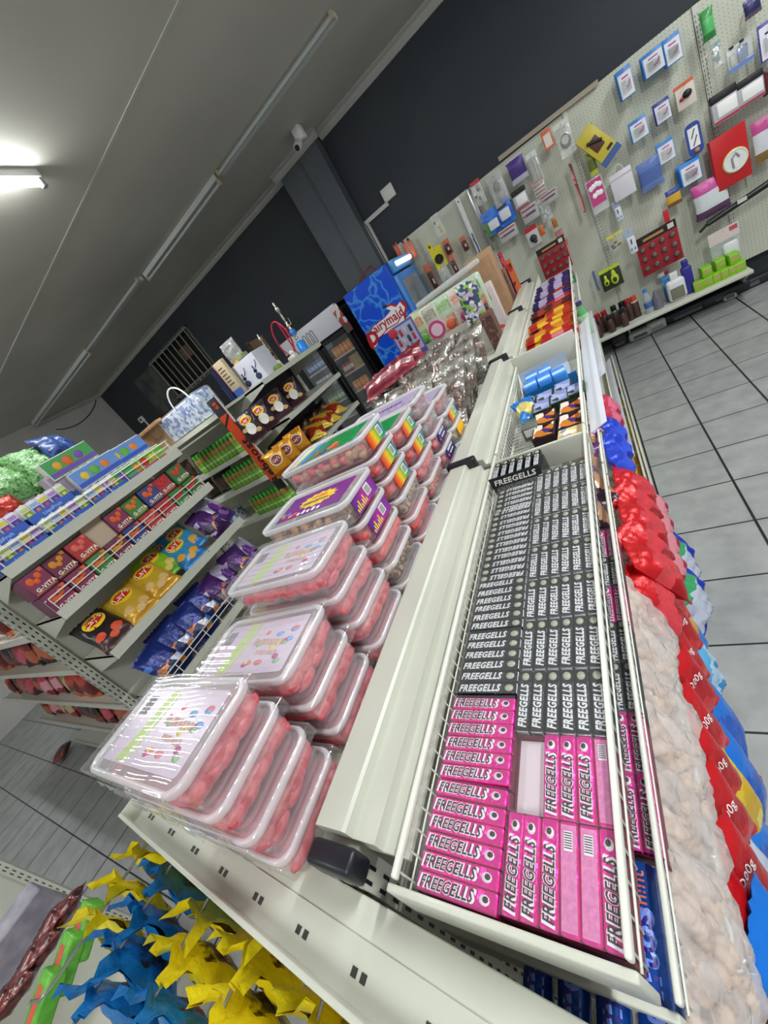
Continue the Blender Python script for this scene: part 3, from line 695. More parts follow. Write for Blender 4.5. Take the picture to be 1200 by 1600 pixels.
# mint tubes at the near end of the second basket
MB_ = mat('mint_blue', S('16489c'), .22, .3, .2, 30)
def mint_mesh():
    b = MB(); b.lathe([(.003, -.078), (.0155, -.0765), (.0155, .0765), (.003, .078)], 18, 0, T(0, 0, .016, rx=-PI / 2))
    f = lambda dx: (lambda x, y: ((.0159) * math.sin(y / .0159 + dx), x, .016 + .0159 * math.cos(y / .0159 + dx)))
    g_ = lambda x, y: (-(.0159) * math.sin(y / .0159), x - .014, .016 + .0159 * math.cos(y / .0159))
    g2 = lambda x, y: (-(.0158) * math.sin(y / .0158), x - .014, .016 + .0158 * math.cos(y / .0158))
    b.text('mentos', .031, T(), 1, .05, fn=g2); b.text('mentos', .031, T(), 2, .01, fn=g_)
    g3 = lambda x, y: (-(.0159) * math.sin(y / .0159), x + .052, .016 + .0159 * math.cos(y / .0159))
    b.text('mint', .018, T(), 3, .01, fn=g3)
    return b.mesh('mint_tube', [MB_, solid('6a86d8', .3), solid('2a1a7a', .3), solid('b8503a', .4)])
MM = mint_mesh()
for i, x in enumerate((-.130, -.166, -.202, -.238)):
    one('mint_tube', MM, 'blue tube of mints lying in the second basket, ' + ['rightmost by the rim', 'second from the rim', 'third from the rim', 'fourth from the rim'][i], 'mints', (x, .09 + .004 * (i % 2), rel(-.640)), group='blue mint tubes')
one('mint_carton', MB().rbox(-.345, .062, 0, -.112, .172, .016, .002).mesh('mint_carton', [mat('blue_carton', S('1a4a86'), .35, col2=S('123a70'), cscale=30)]), 'flat dark blue mint carton under the mint tubes', 'carton', (0, 0, rel(-.657)))

# ------------------------------------------------------------------ bags and packs
def bag(w, h, t, mats, fn=None, seed=0, nu=16, nv=18, seal=.012, texts=(), crumple=.5, zig=True, discs=()):
    """pillow bag standing in the XZ plane, centred, front faces -Y; fn(u,v,side) -> material slot"""
    b = MB(); sv = Vector((seed * 3.7, seed * 1.3, 0))
    def shape(u, v, s):
        a = max(0, 1 - abs(u) ** 2.6) ** .6; zz = abs(v) * (h / 2); inn = h / 2 - seal
        c = max(0, 1 - (min(zz, inn) / inn) ** 3.2) ** .55
        d = t / 2 * a * c
        wv = 1 - .09 * a * c * 0 - .10 * (1 - abs(v) ** 2) * (1 if abs(u) > .5 else 0) * 0
        x = u * w / 2 * (1 - .07 * c); z = v * h / 2
        nz = noise.noise(Vector((x * 26, z * 26, s * 5.0)) + sv) + .5 * noise.noise(Vector((x * 70, z * 50, s * 9.0)) + sv)
        d += crumple * t * .16 * nz * (a * c) ** .5
        rip = (.0025 * math.sin(x * 220 + seed) * (abs(v) ** 6)) if abs(u) < .97 else 0
        return (x + .004 * noise.noise(Vector((z * 14, seed, 1))), s * max(d, .0004) + rip, z + .003 * noise.noise(Vector((x * 14, seed, 2))))
    for s in (-1, 1):
        vs = []; fs = []; mm = []
        for j in range(nv + 1):
            v = -1 + 2 * j / nv; v = math.copysign(abs(v) ** .85, v)
            for i in range(nu + 1):
                p = shape(-1 + 2 * i / nu, v, s)
                if zig and j in (0, nv): p = (p[0], p[1], p[2] + (.003 if i % 2 else -.001) * (1 if j else -1))
                vs.append(p)
        for j in range(nv):
            for i in range(nu):
                a = j * (nu + 1) + i; q = (a, a + 1, a + nu + 2, a + nu + 1)
                fs.append(q if s == -1 else q[::-1]); mm.append(fn(-1 + (2 * i + 1) / nu, -1 + (2 * j + 1) / nv, s) if fn else 0)
        b.add(vs, fs, mm, None, True)
    def surf(x, z, lift=.0012):
        p = shape(max(-1, min(1, x / (w / 2) * 1.0)), max(-1, min(1, z / (h / 2))), -1); return (x, p[1] - lift, z)
    for cx, cz, rx, rz_, mi, lift in discs:
        n = 20; vs = [surf(cx, cz, lift)]; fs = []
        for k in range(1, 3):
            vs += [surf(cx + rx * k / 2 * math.cos(2 * PI * j / n), cz + rz_ * k / 2 * math.sin(2 * PI * j / n), lift) for j in range(n)]
        for j in range(n):
            k = (j + 1) % n; fs.append((0, 1 + k, 1 + j)); fs.append((1 + j, 1 + k, 1 + n + k, 1 + n + j))
        b.add(vs, [f[::-1] for f in fs], mi, None, True)
    for tx, size, cx, cz, mi, lift, rot in texts:
        cr, sr = math.cos(rot), math.sin(rot)
        b.text(tx, size, T(), mi, .008, fn=lambda x, y: surf(cx + x * cr - y * sr, cz + x * sr + y * cr, lift))
    return b.mesh('bag', mats)
YEL = S('f2d21c'); LOGO_Y = solid('f3cf2a', .35); LOGO_R = solid('cc2418', .35); LOGO_W = solid('f5f2ea', .4)
def chip_bag(key, base, accent, chip, seed, w=.16, h=.22, t=.075):
    ms = [foil(base, .3, .25, .5, 30), foil(accent, .3, .25, .4, 30), solid(chip, .5), LOGO_Y, LOGO_R, LOGO_W]
    fn = lambda u, v, s: 1 if (v < -.55 or (v < -.3 and abs(u) > .6)) else 0
    return bag(w, h, t, ms, fn, seed, texts=[("Lay's", .040, 0, .040, 5, .0030, .12)],
               discs=[(0, .04, .048, .040, 3, .0014), (0, .04, .043, .022, 4, .0021), (-.04, -.045, .022, .018, 2, .0016), (.03, -.055, .024, .018, 2, .0016), (0, -.075, .02, .014, 2, .0018)])
def plain_bag(key, cols, seed, w=.16, h=.2, t=.05, txt=None, tc='ffffff', size=.03, clear=False, **k):
    ms = [foil(cols[0], .32, .2, .5, 30), foil(cols[1 % len(cols)], .32, .2, .5, 30), foil(cols[2 % len(cols)], .32, .2, .5, 30), solid(tc, .4)]
    if len(cols) > 3: ms[1] = printed('bagprint_' + key, cols, 22, .3, .2, .4)
    r = random.Random(seed); ph = r.random() * 6
    fn = lambda u, v, s: (0 if v > .25 + .2 * math.sin(u * 3 + ph) else (1 if v > -.45 + .25 * math.sin(u * 4 + ph * 2) else 2))
    return bag(w, h, t, ms, fn, seed, texts=[(txt, size, 0, h * .12, 3, .002, 0)] if txt else (), **k)

# ------------------------------------------------------------------ gondola A (juice cartons, crisps) left of the aisle
AX, AY0, AY1 = -1.96, .44, 1.345; AP = -2.35
ga = thing('gondola_shelving', 'cream gondola across the left aisle with juice boxes and crisps', 'shelving', (AP, .42, 0))
def gap_(name, mb, mats): return obj(name, mb.mesh(name, mats), ga, (-AP, -.42, 0))
for y in (.41, 1.36):
    b = MB().box(AP - .03, y - .02, 0, AP + .03, y + .02, rel(.02))
    for k in range(50):
        z = rel(.0) - k * .032; b.box(AP + .008, y - .0208, z - .016, AP + .013, y - .0198, z, 1).box(AP - .013, y - .0208, z - .016, AP - .008, y - .0198, z, 1).box(AP + .0298, y - .012, z - .016, AP + .0306, y - .007, z, 1).box(AP + .0298, y + .007, z - .016, AP + .0306, y + .012, z, 1)
    gap_('slotted_post', b, [STEEL, DARK])
gap_('back_panel', MB().box(AP - .008, .43, .1, AP + .008, 1.34, rel(.0)), [STEEL2])
AZ = [rel(.0), rel(-.235), rel(-.49), rel(-.80), rel(-1.15)]
for i, z in enumerate(AZ):
    b = MB().box(AP + .03, AY0, z - .008, AX, AY1, z - .0).box(AX - .004, AY0, z - .022, AX + .006, AY1, z + .022)
    for y in (AY0, AY1 - .004): b.prism([(AP + .03, z - .1), (AX - .0, z - .022), (AX - .0, z), (AP + .03, z)], y, y + .004, 0, Matrix(((1, 0, 0, 0), (0, 0, 1, 0), (0, 1, 0, 0), (0, 0, 0, 1))))
    gap_('shelf', b, [STEEL])
    if i in (0, 1, 3):
        b = MB(); zz = z + .022
        for dz, r in ((.03, .0025), (.055, .0035)): b.rod((AX - .004, AY0 + .02, zz + dz), (AX - .004, AY1 - .02, zz + dz), r, 5)
        for k in range(10): y = AY0 + .02 + k * (AY1 - AY0 - .04) / 9; b.rod((AX - .004, y, zz - .02), (AX - .004, y, zz + .055), .0025, 5)
        for y in (AY0 + .01, AY1 - .01): b.path([(AX - .03, y, zz - .02), (AX - .03, y, zz + .045), (AX - .015, y, zz + .055), (AX - .004, y, zz + .055)], .003, 5)
        gap_('wire_guard', b, [WIRE])
gap_('rear_top_shelf', MB().box(AP - .42, .44, rel(-.01), AP - .03, 2.2, rel(.0)), [STEEL2])
gap_('plinth', MB().box(AP + .008, AY0, 0, AX - .02, AY1, .12), [STEEL2])

def carton(w, d, h, face, side, txt, tsz, tc='ffffff', fruit='e8782a', key=''):
    """box whose printed face looks +X; w along Y, d along X"""
    b = MB().rbox(-d, -w / 2, 0, 0, w / 2, h, .002, 0); x = .0004
    b.box(-.0004, -w / 2 + .004, .004, x, w / 2 - .004, h * .97, 1)
    for i, (yy, zz, r) in enumerate(((-.2, .68, .17), (.16, .74, .14), (.0, .56, .12))): b.ell((x, yy * w, zz * h), (.0008, r * w, r * h), 2, None, 8, 5)
    b.text(txt, tsz, T(x + .0008, w * .10, h * .24, rx=PI / 2, rz=PI / 2), 3, .04)
    b.box(x, -w * .42, h * .1, x + .0004, w * .42, h * .14, 4)
    b.box(-d + .01, -w / 2 + .01, h - .0003, -.01, w / 2 - .01, h + .0004, 1)
    return b.mesh('carton_box', [solid(side, .4), printed('carton' + face + fruit, [face, face, face, fruit], 26), solid(fruit, .45), solid(tc, .4), solid('c9a030', .4)])
# second shelf: G-VITA juice boxes, two layers
gcol = [('8a3a5c', '6e2f4c', 'e8622c'), ('7a3550', '5c2a40', 'e0902c'), ('3f7a44', '2f5c34', 'd8402c'), ('4a8a48', '356a38', 'e87a2c'), ('3a4a8c', '2c386c', 'e8622c'), ('b83a3c', '8a2a2c', 'e86a5c'), ('b04048', '8c2c34', 'd82c2c'), ('3c8a4a', '2c6c38', 'c82c34'), ('3c8a4a', '2c6c38', 'c82c34')]
gname = ['plum', 'plum and gold', 'dark green', 'green and orange', 'navy', 'red', 'crimson', 'bright green', 'bright green']
gm = [carton(.093, .13, .095, f, s_, 'G-VITA', .022, 'f6f2ea', fr) for f, s_, fr in gcol]
y = AY0 + .055; order = [0, 0, 3, 1, 4, 5, 6, 7, 2]
for i in range(9):
    one('juice_box', gm[order[i]], '%s juice box, lower layer of the second shelf, %s' % (gname[order[i]], nth(i)), 'juice box', (AX - .012, y, AZ[1] + .002), (0, 0, rnd.uniform(-.05, .05)), 'juice boxes on the second shelf')
    if i != 3:
        one('juice_box', gm[order[(i * 2 + 1) % 9]], '%s juice box, upper layer of the second shelf, %s' % (gname[order[(i * 2 + 1) % 9]], nth(i)), 'juice box', (AX - .035 - .012 * (i % 2), y, AZ[1] + .099), (0, 0, rnd.uniform(-.06, .06)), 'juice boxes on the second shelf')
    y += .097
b = MB().box(-.16, -.05, 0, 0, .05, .1).add([(-.0, -.05, .1), (.05, -.05, .13), (.05, .05, .13), (0, .05, .1)], [(0, 1, 2, 3)])
one('cardboard_box', b.mesh('cardboard_box', [mat('pale_card', S('c4b49a'), .7)]), 'small open beige cardboard box among the upper juice boxes', 'box', (AX - .05, AY0 + .055 + .29, AZ[1] + .099))
# top shelf: blue trays of small drink cartons, then colourful fruit-juice packs
def tray_pack(seed, blue=True):
    b = MB(); W, D, Hh = .20, .13, .035
    b.box(-D, -W / 2, 0, 0, W / 2, .003, 0).box(-.003, -W / 2, 0, 0, W / 2, Hh, 0).box(-D, -W / 2, 0, -D + .003, W / 2, Hh, 0)
    for s in (-1, 1): b.box(-D, s * (W / 2 - .0015) - .0015, 0, 0, s * (W / 2 - .0015) + .0015, Hh, 0)
    b.text('LiquiFruit', .019, T(.0008, 0, .017, rx=PI / 2, rz=PI / 2), 1, .03)
    return b.mesh('tray', [solid('2f62c4' if blue else '4a72c8', .4), solid('a8c0ea', .4)])
def small_carton(c1, c2, c3, seed, hh=.082):
    b = MB().rbox(-.019, -.018, 0, .019, .018, hh, .0015, 0)
    b.box(.0189, -.016, .012, .0195, .016, hh * .62, 1).box(.0189, -.015, hh * .66, .0196, .015, hh * .85, 2).ell((.0195, 0, hh * .38), (.001, .010, .014), 3, None, 8, 5)
    b.box(-.012, -.012, hh, .012, .012, hh + .0008, 1).rod((.008, -.0, hh + .001), (.014, .010, hh + .003), .003, 6, 2)
    return b.mesh('drink_carton', [solid('eceaf0', .35), solid(c1, .4), solid(c2, .4), solid(c3, .4)])
SC = [small_carton('4a3a9c', 'b88ad2', '7a4aa8', 1), small_carton('7aa83c', 'cfe08a', 'e8e04a', 2), small_carton('3a5ab8', '9cc0e8', 'e07a3a', 3), small_carton('6a4a8a', 'e8d84a', 'c04a8a', 4)]
TR = tray_pack(0)
for ti in range(3):
    for lay in range(2 if ti < 2 else 1):
        yy = AY0 + .03 + ti * .205 + .07; zz = AZ[0] + .002 + lay * .086
        t = thing('drink_tray', 'blue tray of small drink cartons on the top shelf, %s %s' % (['lower', 'upper'][lay], ['one at the left edge', 'one in the middle', 'one beside the colourful packs'][ti]), 'tray of drinks', (AX - .015 - lay * .05, yy, zz), (0, 0, 0), 'blue drink trays on the top shelf')
        obj('tray', TR, t)
        for a in range(5):
            for c in range(3 if lay == 0 or True else 2): obj('drink_carton', SC[(a + c + ti) % 4], t, (-.024 - c * .04, -.078 + a * .039, .004), (0, 0, 0))
def six_pack(cols, n=6, seed=1):
    b = MB(); W = .038 * n
    for i in range(n):
        y = -W / 2 + .019 + i * .038; b.rbox(-.045, y - .018, 0, -.002, y + .018, .088, .002, 0)
        b.box(-.012, y - .012, .088, -.009, y + .012, .0905, 1).box(-.03, y - .015, .0880, -.014, y + .015, .089, 2)
    b.box(-.004, -W / 2 + .002, .006, -.0005, W / 2 - .002, .084, 3)
    for i, (dy, r) in enumerate(((-.06, .02), (-.01, .024), (.045, .02))): b.ell((-.0005, dy, .05), (.0012, r, r * .9), 4 + i, None, 10, 6)
    b.box(-.0006, -W / 2 + .004, .01, .0004, W / 2 - .004, .028, 7)
    return b.mesh('juice_pack', [solid('e8e8e4', .4), BLACK, WHITE] + [solid(c, .4) for c in cols])
J1 = six_pack(['4aa85a', 'f0b02a', 'e8702a', '8a4ac0', '7a4ac0']); J2 = six_pack(['6a9ae0', 'e8d03a', '6ab84a', 'f08a2a', '3a5ac0']); J3 = six_pack(['8acb4a', 'f0902a', 'd83a2a', 'e8d02a', 'c83a8a'])
for i, (mm, dy, dz, dx, l) in enumerate([(J1, .60, 0, 0, 'green and violet fruit pack at the front of the top shelf'), (J2, .60, .092, -.03, 'sky blue and yellow fruit pack stacked above the violet one'), (J3, .79, 0, 0, 'lime and orange fruit pack at the far end of the top shelf'), (J1, .56, .184, -.06, 'green fruit pack topmost beside the carton'), (J2, .78, .09, -.05, 'blue fruit pack above the lime one')]):
    one('juice_pack', mm, 'shrink-wrapped ' + l, 'juice pack', (AX - .02 + dx, AY0 + dy - .05, AZ[0] + .002 + dz), (0, 0, rnd.uniform(-.06, .06)), 'juice packs on the top shelf')
one('juice_box', MB().rbox(-.03, -.05, 0, .03, .05, .10, .002, 0).box(.03, -.04, .01, .0306, .04, .09, 1).mesh('juice_box', [solid('b5a8b4', .4), solid('9c90a0', .4)]), 'mauve-grey box standing beside the fruit packs on the top shelf', 'box', (AX - .12, AY0 + .42, AZ[0] + .092 + .03))
# third shelf: crisps
LB = {'blue': chip_bag('b', '3f9fd0', '2f7ab8', 'e0a030', 1), 'yellow': chip_bag('y', 'd9b23a', 'c8962a', 'd8b070', 2), 'green': chip_bag('g', '9ccb2a', '6aa82a', 'd8c060', 3), 'black': chip_bag('k', '2a2226', '4a3030', 'd8502a', 4)}
rowL = [('black', .52, 0, -.02), ('yellow', .66, 0, .0), ('yellow', .80, .01, .0), ('green', .89, .03, -.05), ('blue', 1.00, .0, .0), ('blue', 1.07, .035, -.05), ('blue', .97, .02, -.10)]
nl = {'black': ['black and orange crisp bag lying nearest the gondola post'], 'yellow': ['yellow crisp bag next to the black one', 'yellow crisp bag beside the green one'], 'green': ['lime green crisp bag between yellow and blue bags'], 'blue': ['front blue crisp bag on the third shelf', 'blue crisp bag leaning behind the front blue one, farther along', 'blue crisp bag half hidden behind the front blue one']}
for c, y, dz, dx in rowL: one('crisp_bag', LB[c], nl[c].pop(0), 'crisps', (AX - .085 + dx, y, AZ[2] + .085 + dz), (-.85, 0, PI / 2 - .05 + rnd.uniform(-.15, .15)), 'crisp bags on the third shelf')
PU = plain_bag('p', ['4a2468', '7a3a98', '3a1c50', 'b8a8c8', '5a2a78', '2a1838', 'c88a5a'], 5, .15, .20, .06,); DB = plain_bag('db', ['1f307c', '2a3f9c', '1a2658', '4a7ac8', 'd0d4e4', 'b8703a', '16204c'], 6, .16, .22, .06,); PB2 = plain_bag('pb', ['a8a0b8', '6a2f8c', '4a2a6c', 'c8c4d0', '3a2050', '8a5aa8'], 7, .15, .2, .06)
for i, (m_, y, z, l) in enumerate([(PU, 1.22, AZ[2] + .10, 'purple snack bag at the far end of the third shelf'), (PB2, 1.31, AZ[2] + .12, 'silver and purple snack bag at the far end of the third shelf'),
        (DB, .56, AZ[3] + .10, 'dark blue snack bag nearest the post on the fourth shelf'), (DB, .66, AZ[3] + .12, 'dark blue snack bag second on the fourth shelf'), (DB, .77, AZ[3] + .11, 'dark blue snack bag third on the fourth shelf'), (DB, .87, AZ[3] + .13, 'dark blue snack bag fourth on the fourth shelf'),
        (PU, .98, AZ[3] + .12, 'purple snack bag beside the blue ones on the fourth shelf'), (PB2, 1.08, AZ[3] + .12, 'silver and purple snack bag in the middle of the fourth shelf'), (PU, 1.18, AZ[3] + .13, 'purple snack bag near the far end of the fourth shelf'), (PB2, 1.28, AZ[3] + .12, 'silver and purple snack bag last on the fourth shelf')]):
    one('snack_bag', m_, l, 'snack bag', (AX - .075 - .02 * (i % 2), y, z), (-.45, rnd.uniform(-.1, .1), PI / 2 + rnd.uniform(-.25, .25)), 'snack bags on the left gondola')
YB = plain_bag('yb', ['c8b81c', '8a7a14', 'c8b81c'], 8, .17, .22, .06)
for i in range(4): one('snack_bag', YB, 'yellow and olive packet low on the left gondola, ' + nth(i), 'snack bag', (AX - .07, .66 + i * .2, AZ[4] + .11), (-.3, 0, PI / 2 + rnd.uniform(-.2, .2)), 'yellow packets low on the left gondola')
# produce bags heaped on the rear of the gondola
GB = bag(.30, .26, .15, [mat('green_heap', S('5c9a4a'), .35, col2=(S('88b878'), S('2f6a2c')), cscale=60, bump=.8, bscale=60)], None, 11, 18, 18, crumple=1.0)
BB = bag(.22, .2, .10, [mat('navy_heap', S('1c2f6c'), .3, col2=(S('3a5a9c'), S('141c3c')), cscale=25, bump=.6, bscale=30)], None, 12, 18, 18, crumple=1.0)
for i, (m_, px, py, sx, l) in enumerate([(GB, 66, 728, 1, 'large green bag heaped on top of the left gondola'), (GB, 8, 758, .9, 'green bag at the left edge of the heap on the left gondola'), (BB, 88, 698, .9, 'blue bag on top of the green bags at the left'), (BB, 122, 732, 1.1, 'navy blue bag to the right of the green heap'), (BB, 108, 778, 1.0, 'navy blue bag at the foot of the green heap')]):
    p = PX(px, py, -2.62 + .02 * i); one('produce_bag', m_, l, 'bag', p, (-.5, .2, PI / 2 + .3), 'bags heaped on the left gondola', scale=(sx * 1.0,) * 3)
RB_ = bag(.14, .14, .08, [foil('a8342c', .3)], None, 13)
p = PX(10, 795, -2.5); one('snack_bag', RB_, 'small red packet at the left edge below the green heap', 'snack bag', p, (-.4, 0, PI / 2))

# ------------------------------------------------------------------ sweet shelves at the far left (facing the camera)
gc = thing('gondola_shelving', 'shadowy gondola of bagged red sweets at the far left', 'shelving', (-3.9, .8, 0))
CXA, CXB = -5.3, -2.46
def cp_(name, mb, mats): return obj(name, mb.mesh(name, mats), gc, (3.9, -.8, 0))
cp_('back_panel', MB().box(CXA, .80, .05, CXB, .82, rel(-.1)), [STEEL2])
CZ = [rel(-.27), rel(-.53), rel(-.85), rel(-1.2), rel(-1.6)]
for z in CZ: cp_('shelf', MB().box(CXA, .42, z - .02, CXB, .80, z).box(CXA, .405, z - .025, CXB, .415, z + .012), [STEEL2])
cols_ = [('a83038', 'c85060', '5a1c20'), ('7a2a2c', 'b8603a', '3a1a1a'), ('c83a48', 'e8a0a8', '8a2030'), ('8a8048', 'c8b888', 'b03a4a'), ('b8402c', '6a2420', 'd8703a'), ('3a2c2a', '5a3a30', '8a4038')]
sm = [plain_bag('s%d' % i, list(c), 20 + i, .16, .19, .07) for i, c in enumerate(cols_)]
cn = ['crimson', 'dark red', 'pink and red', 'cream and pink', 'orange red', 'brown']
for zi, z in enumerate(CZ[:4]):
    for i in range(12):
        k = (i * 5 + zi * 3 + i // 3) % 6
        one('sweet_bag', sm[k], '%s sweet bag, %s shelf of the far left gondola, %s' % (cn[k], ['upper', 'second', 'third', 'fourth'][zi], nth(i, 'from the right').replace('nearest from', 'first from')), 'sweet bag', (CXB - .12 - i * .215, .50 + rnd.uniform(-.02, .02), z + .093), (-.25, rnd.uniform(-.12, .12), rnd.uniform(-.2, .2)), 'bags of sweets on the far left gondola')
one('sweet_bag', sm[5], 'dark bag lying on the floor under the far left gondola', 'bag', (-5.4, .3, .05), (-1.4, 0, .4))

# ------------------------------------------------------------------ gondola B behind the aisle, its end facing the camera
def R2(tl, br, y): a = PY(*tl, y); c = PY(*br, y); return a.x, c.z, c.x, a.z      # x0, z0, x1, z1
BXF, BXB, BY0, BY1 = -2.0, -2.44, 2.255, 3.155
gb = thing('gondola_shelving', 'cream gondola behind the orange upright sign, stocked with green bottles and crisps', 'shelving', (-2.5, 2.3, 0))
def bp(name, mb, mats): return obj(name, mb.mesh(name, mats), gb, (2.5, -2.3, 0))
BZ = [rel(.06), rel(-.235), rel(-.53), rel(-.85)]
for y in (BY0 + .01, BY1 + .02): bp('slotted_post', MB().box(BXB - .03, y - .02, 0, BXB + .025, y + .02, rel(.05)), [STEEL])
bp('back_panel', MB().box(BXB - .01, BY0, .1, BXB + .01, BY1, rel(.04)), [DARK])
for z in BZ:
    b = MB().box(BXB, BY0, z - .025, BXF - .004, BY1, z - .0005).box(BXF - .004, BY0, z - .036, BXF + .004, BY1, z)
    Mb = Matrix(((1, 0, 0, 0), (0, 0, 1, 0), (0, 1, 0, 0), (0, 0, 0, 1)))
    for y in (BY0, BY1 - .006): b.prism([(BXB + .02, z - .13), (BXF, z - .036), (BXF, z - .01), (BXB + .02, z - .01)], y, y + .006, 0, Mb)
    bp('shelf', b, [STEEL])
ZE = [rel(.06), rel(-.254), rel(-.485), rel(-.765), rel(-1.1)]
for z in ZE: bp('end_shelf', MB().box(-3.95, 2.0, z - .02, -2.22, 2.38, z - .0005).box(-3.95, 1.992, z - .034, -2.22, 2.0, z), [STEEL])
bp('end_panel', MB().box(-3.95, 2.37, .1, -2.5, 2.385, rel(.05)), [STEEL2])
bp('plinth', MB().box(-3.95, 2.02, 0, -2.25, 2.36, .1).box(BXB, BY0 + .15, 0, -2.05, BY1, .1), [STEEL2])
# sign board
t = thing('upright_sign', 'tall narrow orange and black sign board on the corner of the green bottle shelves', 'sign', (-2.215, 1.975, rel(-.24)))
b = MB().rbox(-.055, -.004, -.38, .052, .004, .385, .001, 0).box(-.054, -.0052, -.30, .048, -.0042, .26, 1).box(.049, -.006, -.38, .055, .006, .385, 3)
b.text('Reboost', .105, T(.0, -.0062, -.13, rx=PI / 2) @ Matrix.Rotation(PI / 2, 4, 'Z'), 2, .03, .0004, .0, 1.0)
b.text('65', .05, T(.0, -.0052, .335, rx=PI / 2) @ Matrix.Rotation(PI / 2, 4, 'Z'), 1, .05)
b.add([(-.054, -.0056, .20), (.048, -.0056, .26), (.048, -.0056, .24), (-.054, -.0056, .18)], [(0, 1, 2, 3)], 2)
obj('board', b.mesh('board', [BLACK, solid('d8481c', .35), BLACK, solid('d0cfc8')]), t)
# green bottles
def bottle_mesh():
    b = MB(); b.lathe([(.018, 0), (.0235, .003), (.0235, .062), (.0235, .066), (.0225, .085), (.014, .098), (.011, .102)], 12, [0, 1, 2, 2, 2, 2], None, (True, True))
    b.lathe([(.0135, .100), (.0135, .122), (.011, .124)], 12, 3); b.lathe([(.0240, .012), (.0240, .056)], 12, 1, None, (False, False)); b.lathe([(.0243, .028), (.0243, .040)], 12, 4, None, (False, False))
    return b.mesh('drink_bottle', [solid('6f8a2a', .3), solid('7ec03a', .35), mat('gold_drink', S('a08a44'), .2), solid('4ab83c', .35), solid('c9dca8', .4)])
BM = bottle_mesh()
for ri, (z, x0, n, yy) in enumerate([(ZE[1], -2.285, 13, 2.03), (ZE[2], -2.285, 10, 2.03), (ZE[3], -2.30, 9, 2.03)]):
    for i in range(n):
        for d in range(2):
            one('drink_bottle', BM, 'green capped bottle on the %s shelf of green bottles, %s row, %s' % (['top', 'middle', 'lower'][ri], ['front', 'back'][d], ('next to the sign' if i == 0 else ORD[i] + ' from the sign')), 'bottle', (x0 - i * .0495, yy + d * .05, z + .0), (0, 0, rnd.random() * 6), 'green capped bottles beside the orange sign', scale=(1, 1, 1.28))
# blue-capped white cleaner bottle and blue carton pack, dark stuff at left of the shelves
def trigger(c_body, c_cap):
    b = MB().lathe([(.03, 0), (.034, .004), (.034, .10), (.02, .13), (.012, .14), (.012, .15)], 12, 0); b.rbox(-.018, -.016, .15, .03, .016, .175, .004, 1).rbox(.02, -.006, .165, .045, .006, .178, .002, 1); b.lathe([(.0345, .03), (.0345, .085)], 12, 2, None, (False, False))
    return b.mesh('bottle', [solid(c_body, .3), solid(c_cap, .35), solid('e07a3a', .4)])
p = PY(240, 815, 2.08)
for k in range(2): one('bottle', trigger('e4e8ea', '2038a0'), 'white bottle with dark blue cap, ' + ['left', 'right'][k] + ' one of the pair behind the juice boxes', 'bottle', (p.x - .03 + .075 * k, 2.08, ZE[2]), (0, 0, .3))
t = one('drink_pack', MB().rbox(-.13, -.06, 0, .13, .06, .12, .006).mesh('drink_pack', [printed('bluepack', ['c8d4e8', '8aa4d0', 'e4e8f0', '5a7ab8'], 40)]), 'blue and white carton pack low on the end shelves behind the juice boxes', 'drink pack', (-3.12, 2.09, ZE[3]))
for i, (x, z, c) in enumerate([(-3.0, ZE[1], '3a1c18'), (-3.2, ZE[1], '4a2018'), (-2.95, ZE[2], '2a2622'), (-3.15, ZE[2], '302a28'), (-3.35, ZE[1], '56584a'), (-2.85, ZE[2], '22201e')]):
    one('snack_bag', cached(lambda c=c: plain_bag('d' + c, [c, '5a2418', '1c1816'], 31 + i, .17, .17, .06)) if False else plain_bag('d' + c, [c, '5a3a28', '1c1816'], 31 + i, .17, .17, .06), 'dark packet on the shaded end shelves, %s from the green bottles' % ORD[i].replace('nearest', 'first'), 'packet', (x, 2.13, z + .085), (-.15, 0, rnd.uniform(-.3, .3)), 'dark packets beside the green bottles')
# top of the end shelves: wrapped carton pack with handle, brown carton
x0, z0, x1, z1 = R2((214, 660), (330, 668), 2.02); 
t = thing('drink_multipack', 'shrink-wrapped pack of blue and white cartons with a white carrying handle', 'drink pack', (-2.63, 2.12, ZE[0]))
b = MB().rbox(-.31, -.10, 0, .24, .10, .20, .03, 0, None, 4); obj('wrap', b.mesh('wrap', [film('ffffff', .12, .08, .8, 18)]), t); obj('carton_block', MB().rbox(-.295, -.092, .006, .225, .092, .188, .012).mesh('carton_block', [printed('bluepack', ['c8d4e8', '8aa4d0', 'e4e8f0', '5a7ab8'], 22)]), t)
b = MB(); b.path([(-.22 + .11 * math.cos(a) + .22, -.02, .185 + .13 * math.sin(a)) for a in [PI * k / 12 for k in range(13)]], .006, 6); obj('handle', b.mesh('handle', [WHITE]), t)
cz0 = PY(223, 707, 2.03); cz1 = PY(251, 657, 2.03); cx0 = PY(212, 680, 2.03).x; cw = cz1.x - cx0 + .03; chh = cz1.z - ZE[0]
t = thing('cardboard_box', 'brown cardboard carton with open flap on top of the end shelves', 'box', (cx0 + cw / 2, 2.14, ZE[0]))
b = MB().box(-cw / 2, -.10, 0, cw / 2, .13, chh).marks(6, .16, .04, T(-.02, -.1002, chh * .5, rx=PI / 2), 1, 7).path([(.1, -.101, .12), (.14, -.101, .15), (.17, -.101, .11), (.13, -.101, .08)], .003, 4, 1); obj('carton', b.mesh('carton', [CARD, solid('6a4c34', .7)]), t)
b = MB().rbox(-cw / 2, -.16, chh - .005, cw / 2 - .02, -.10, chh + .02, .002, 0, T(0)); obj('flap', b.mesh('flap', [CARD]), t)
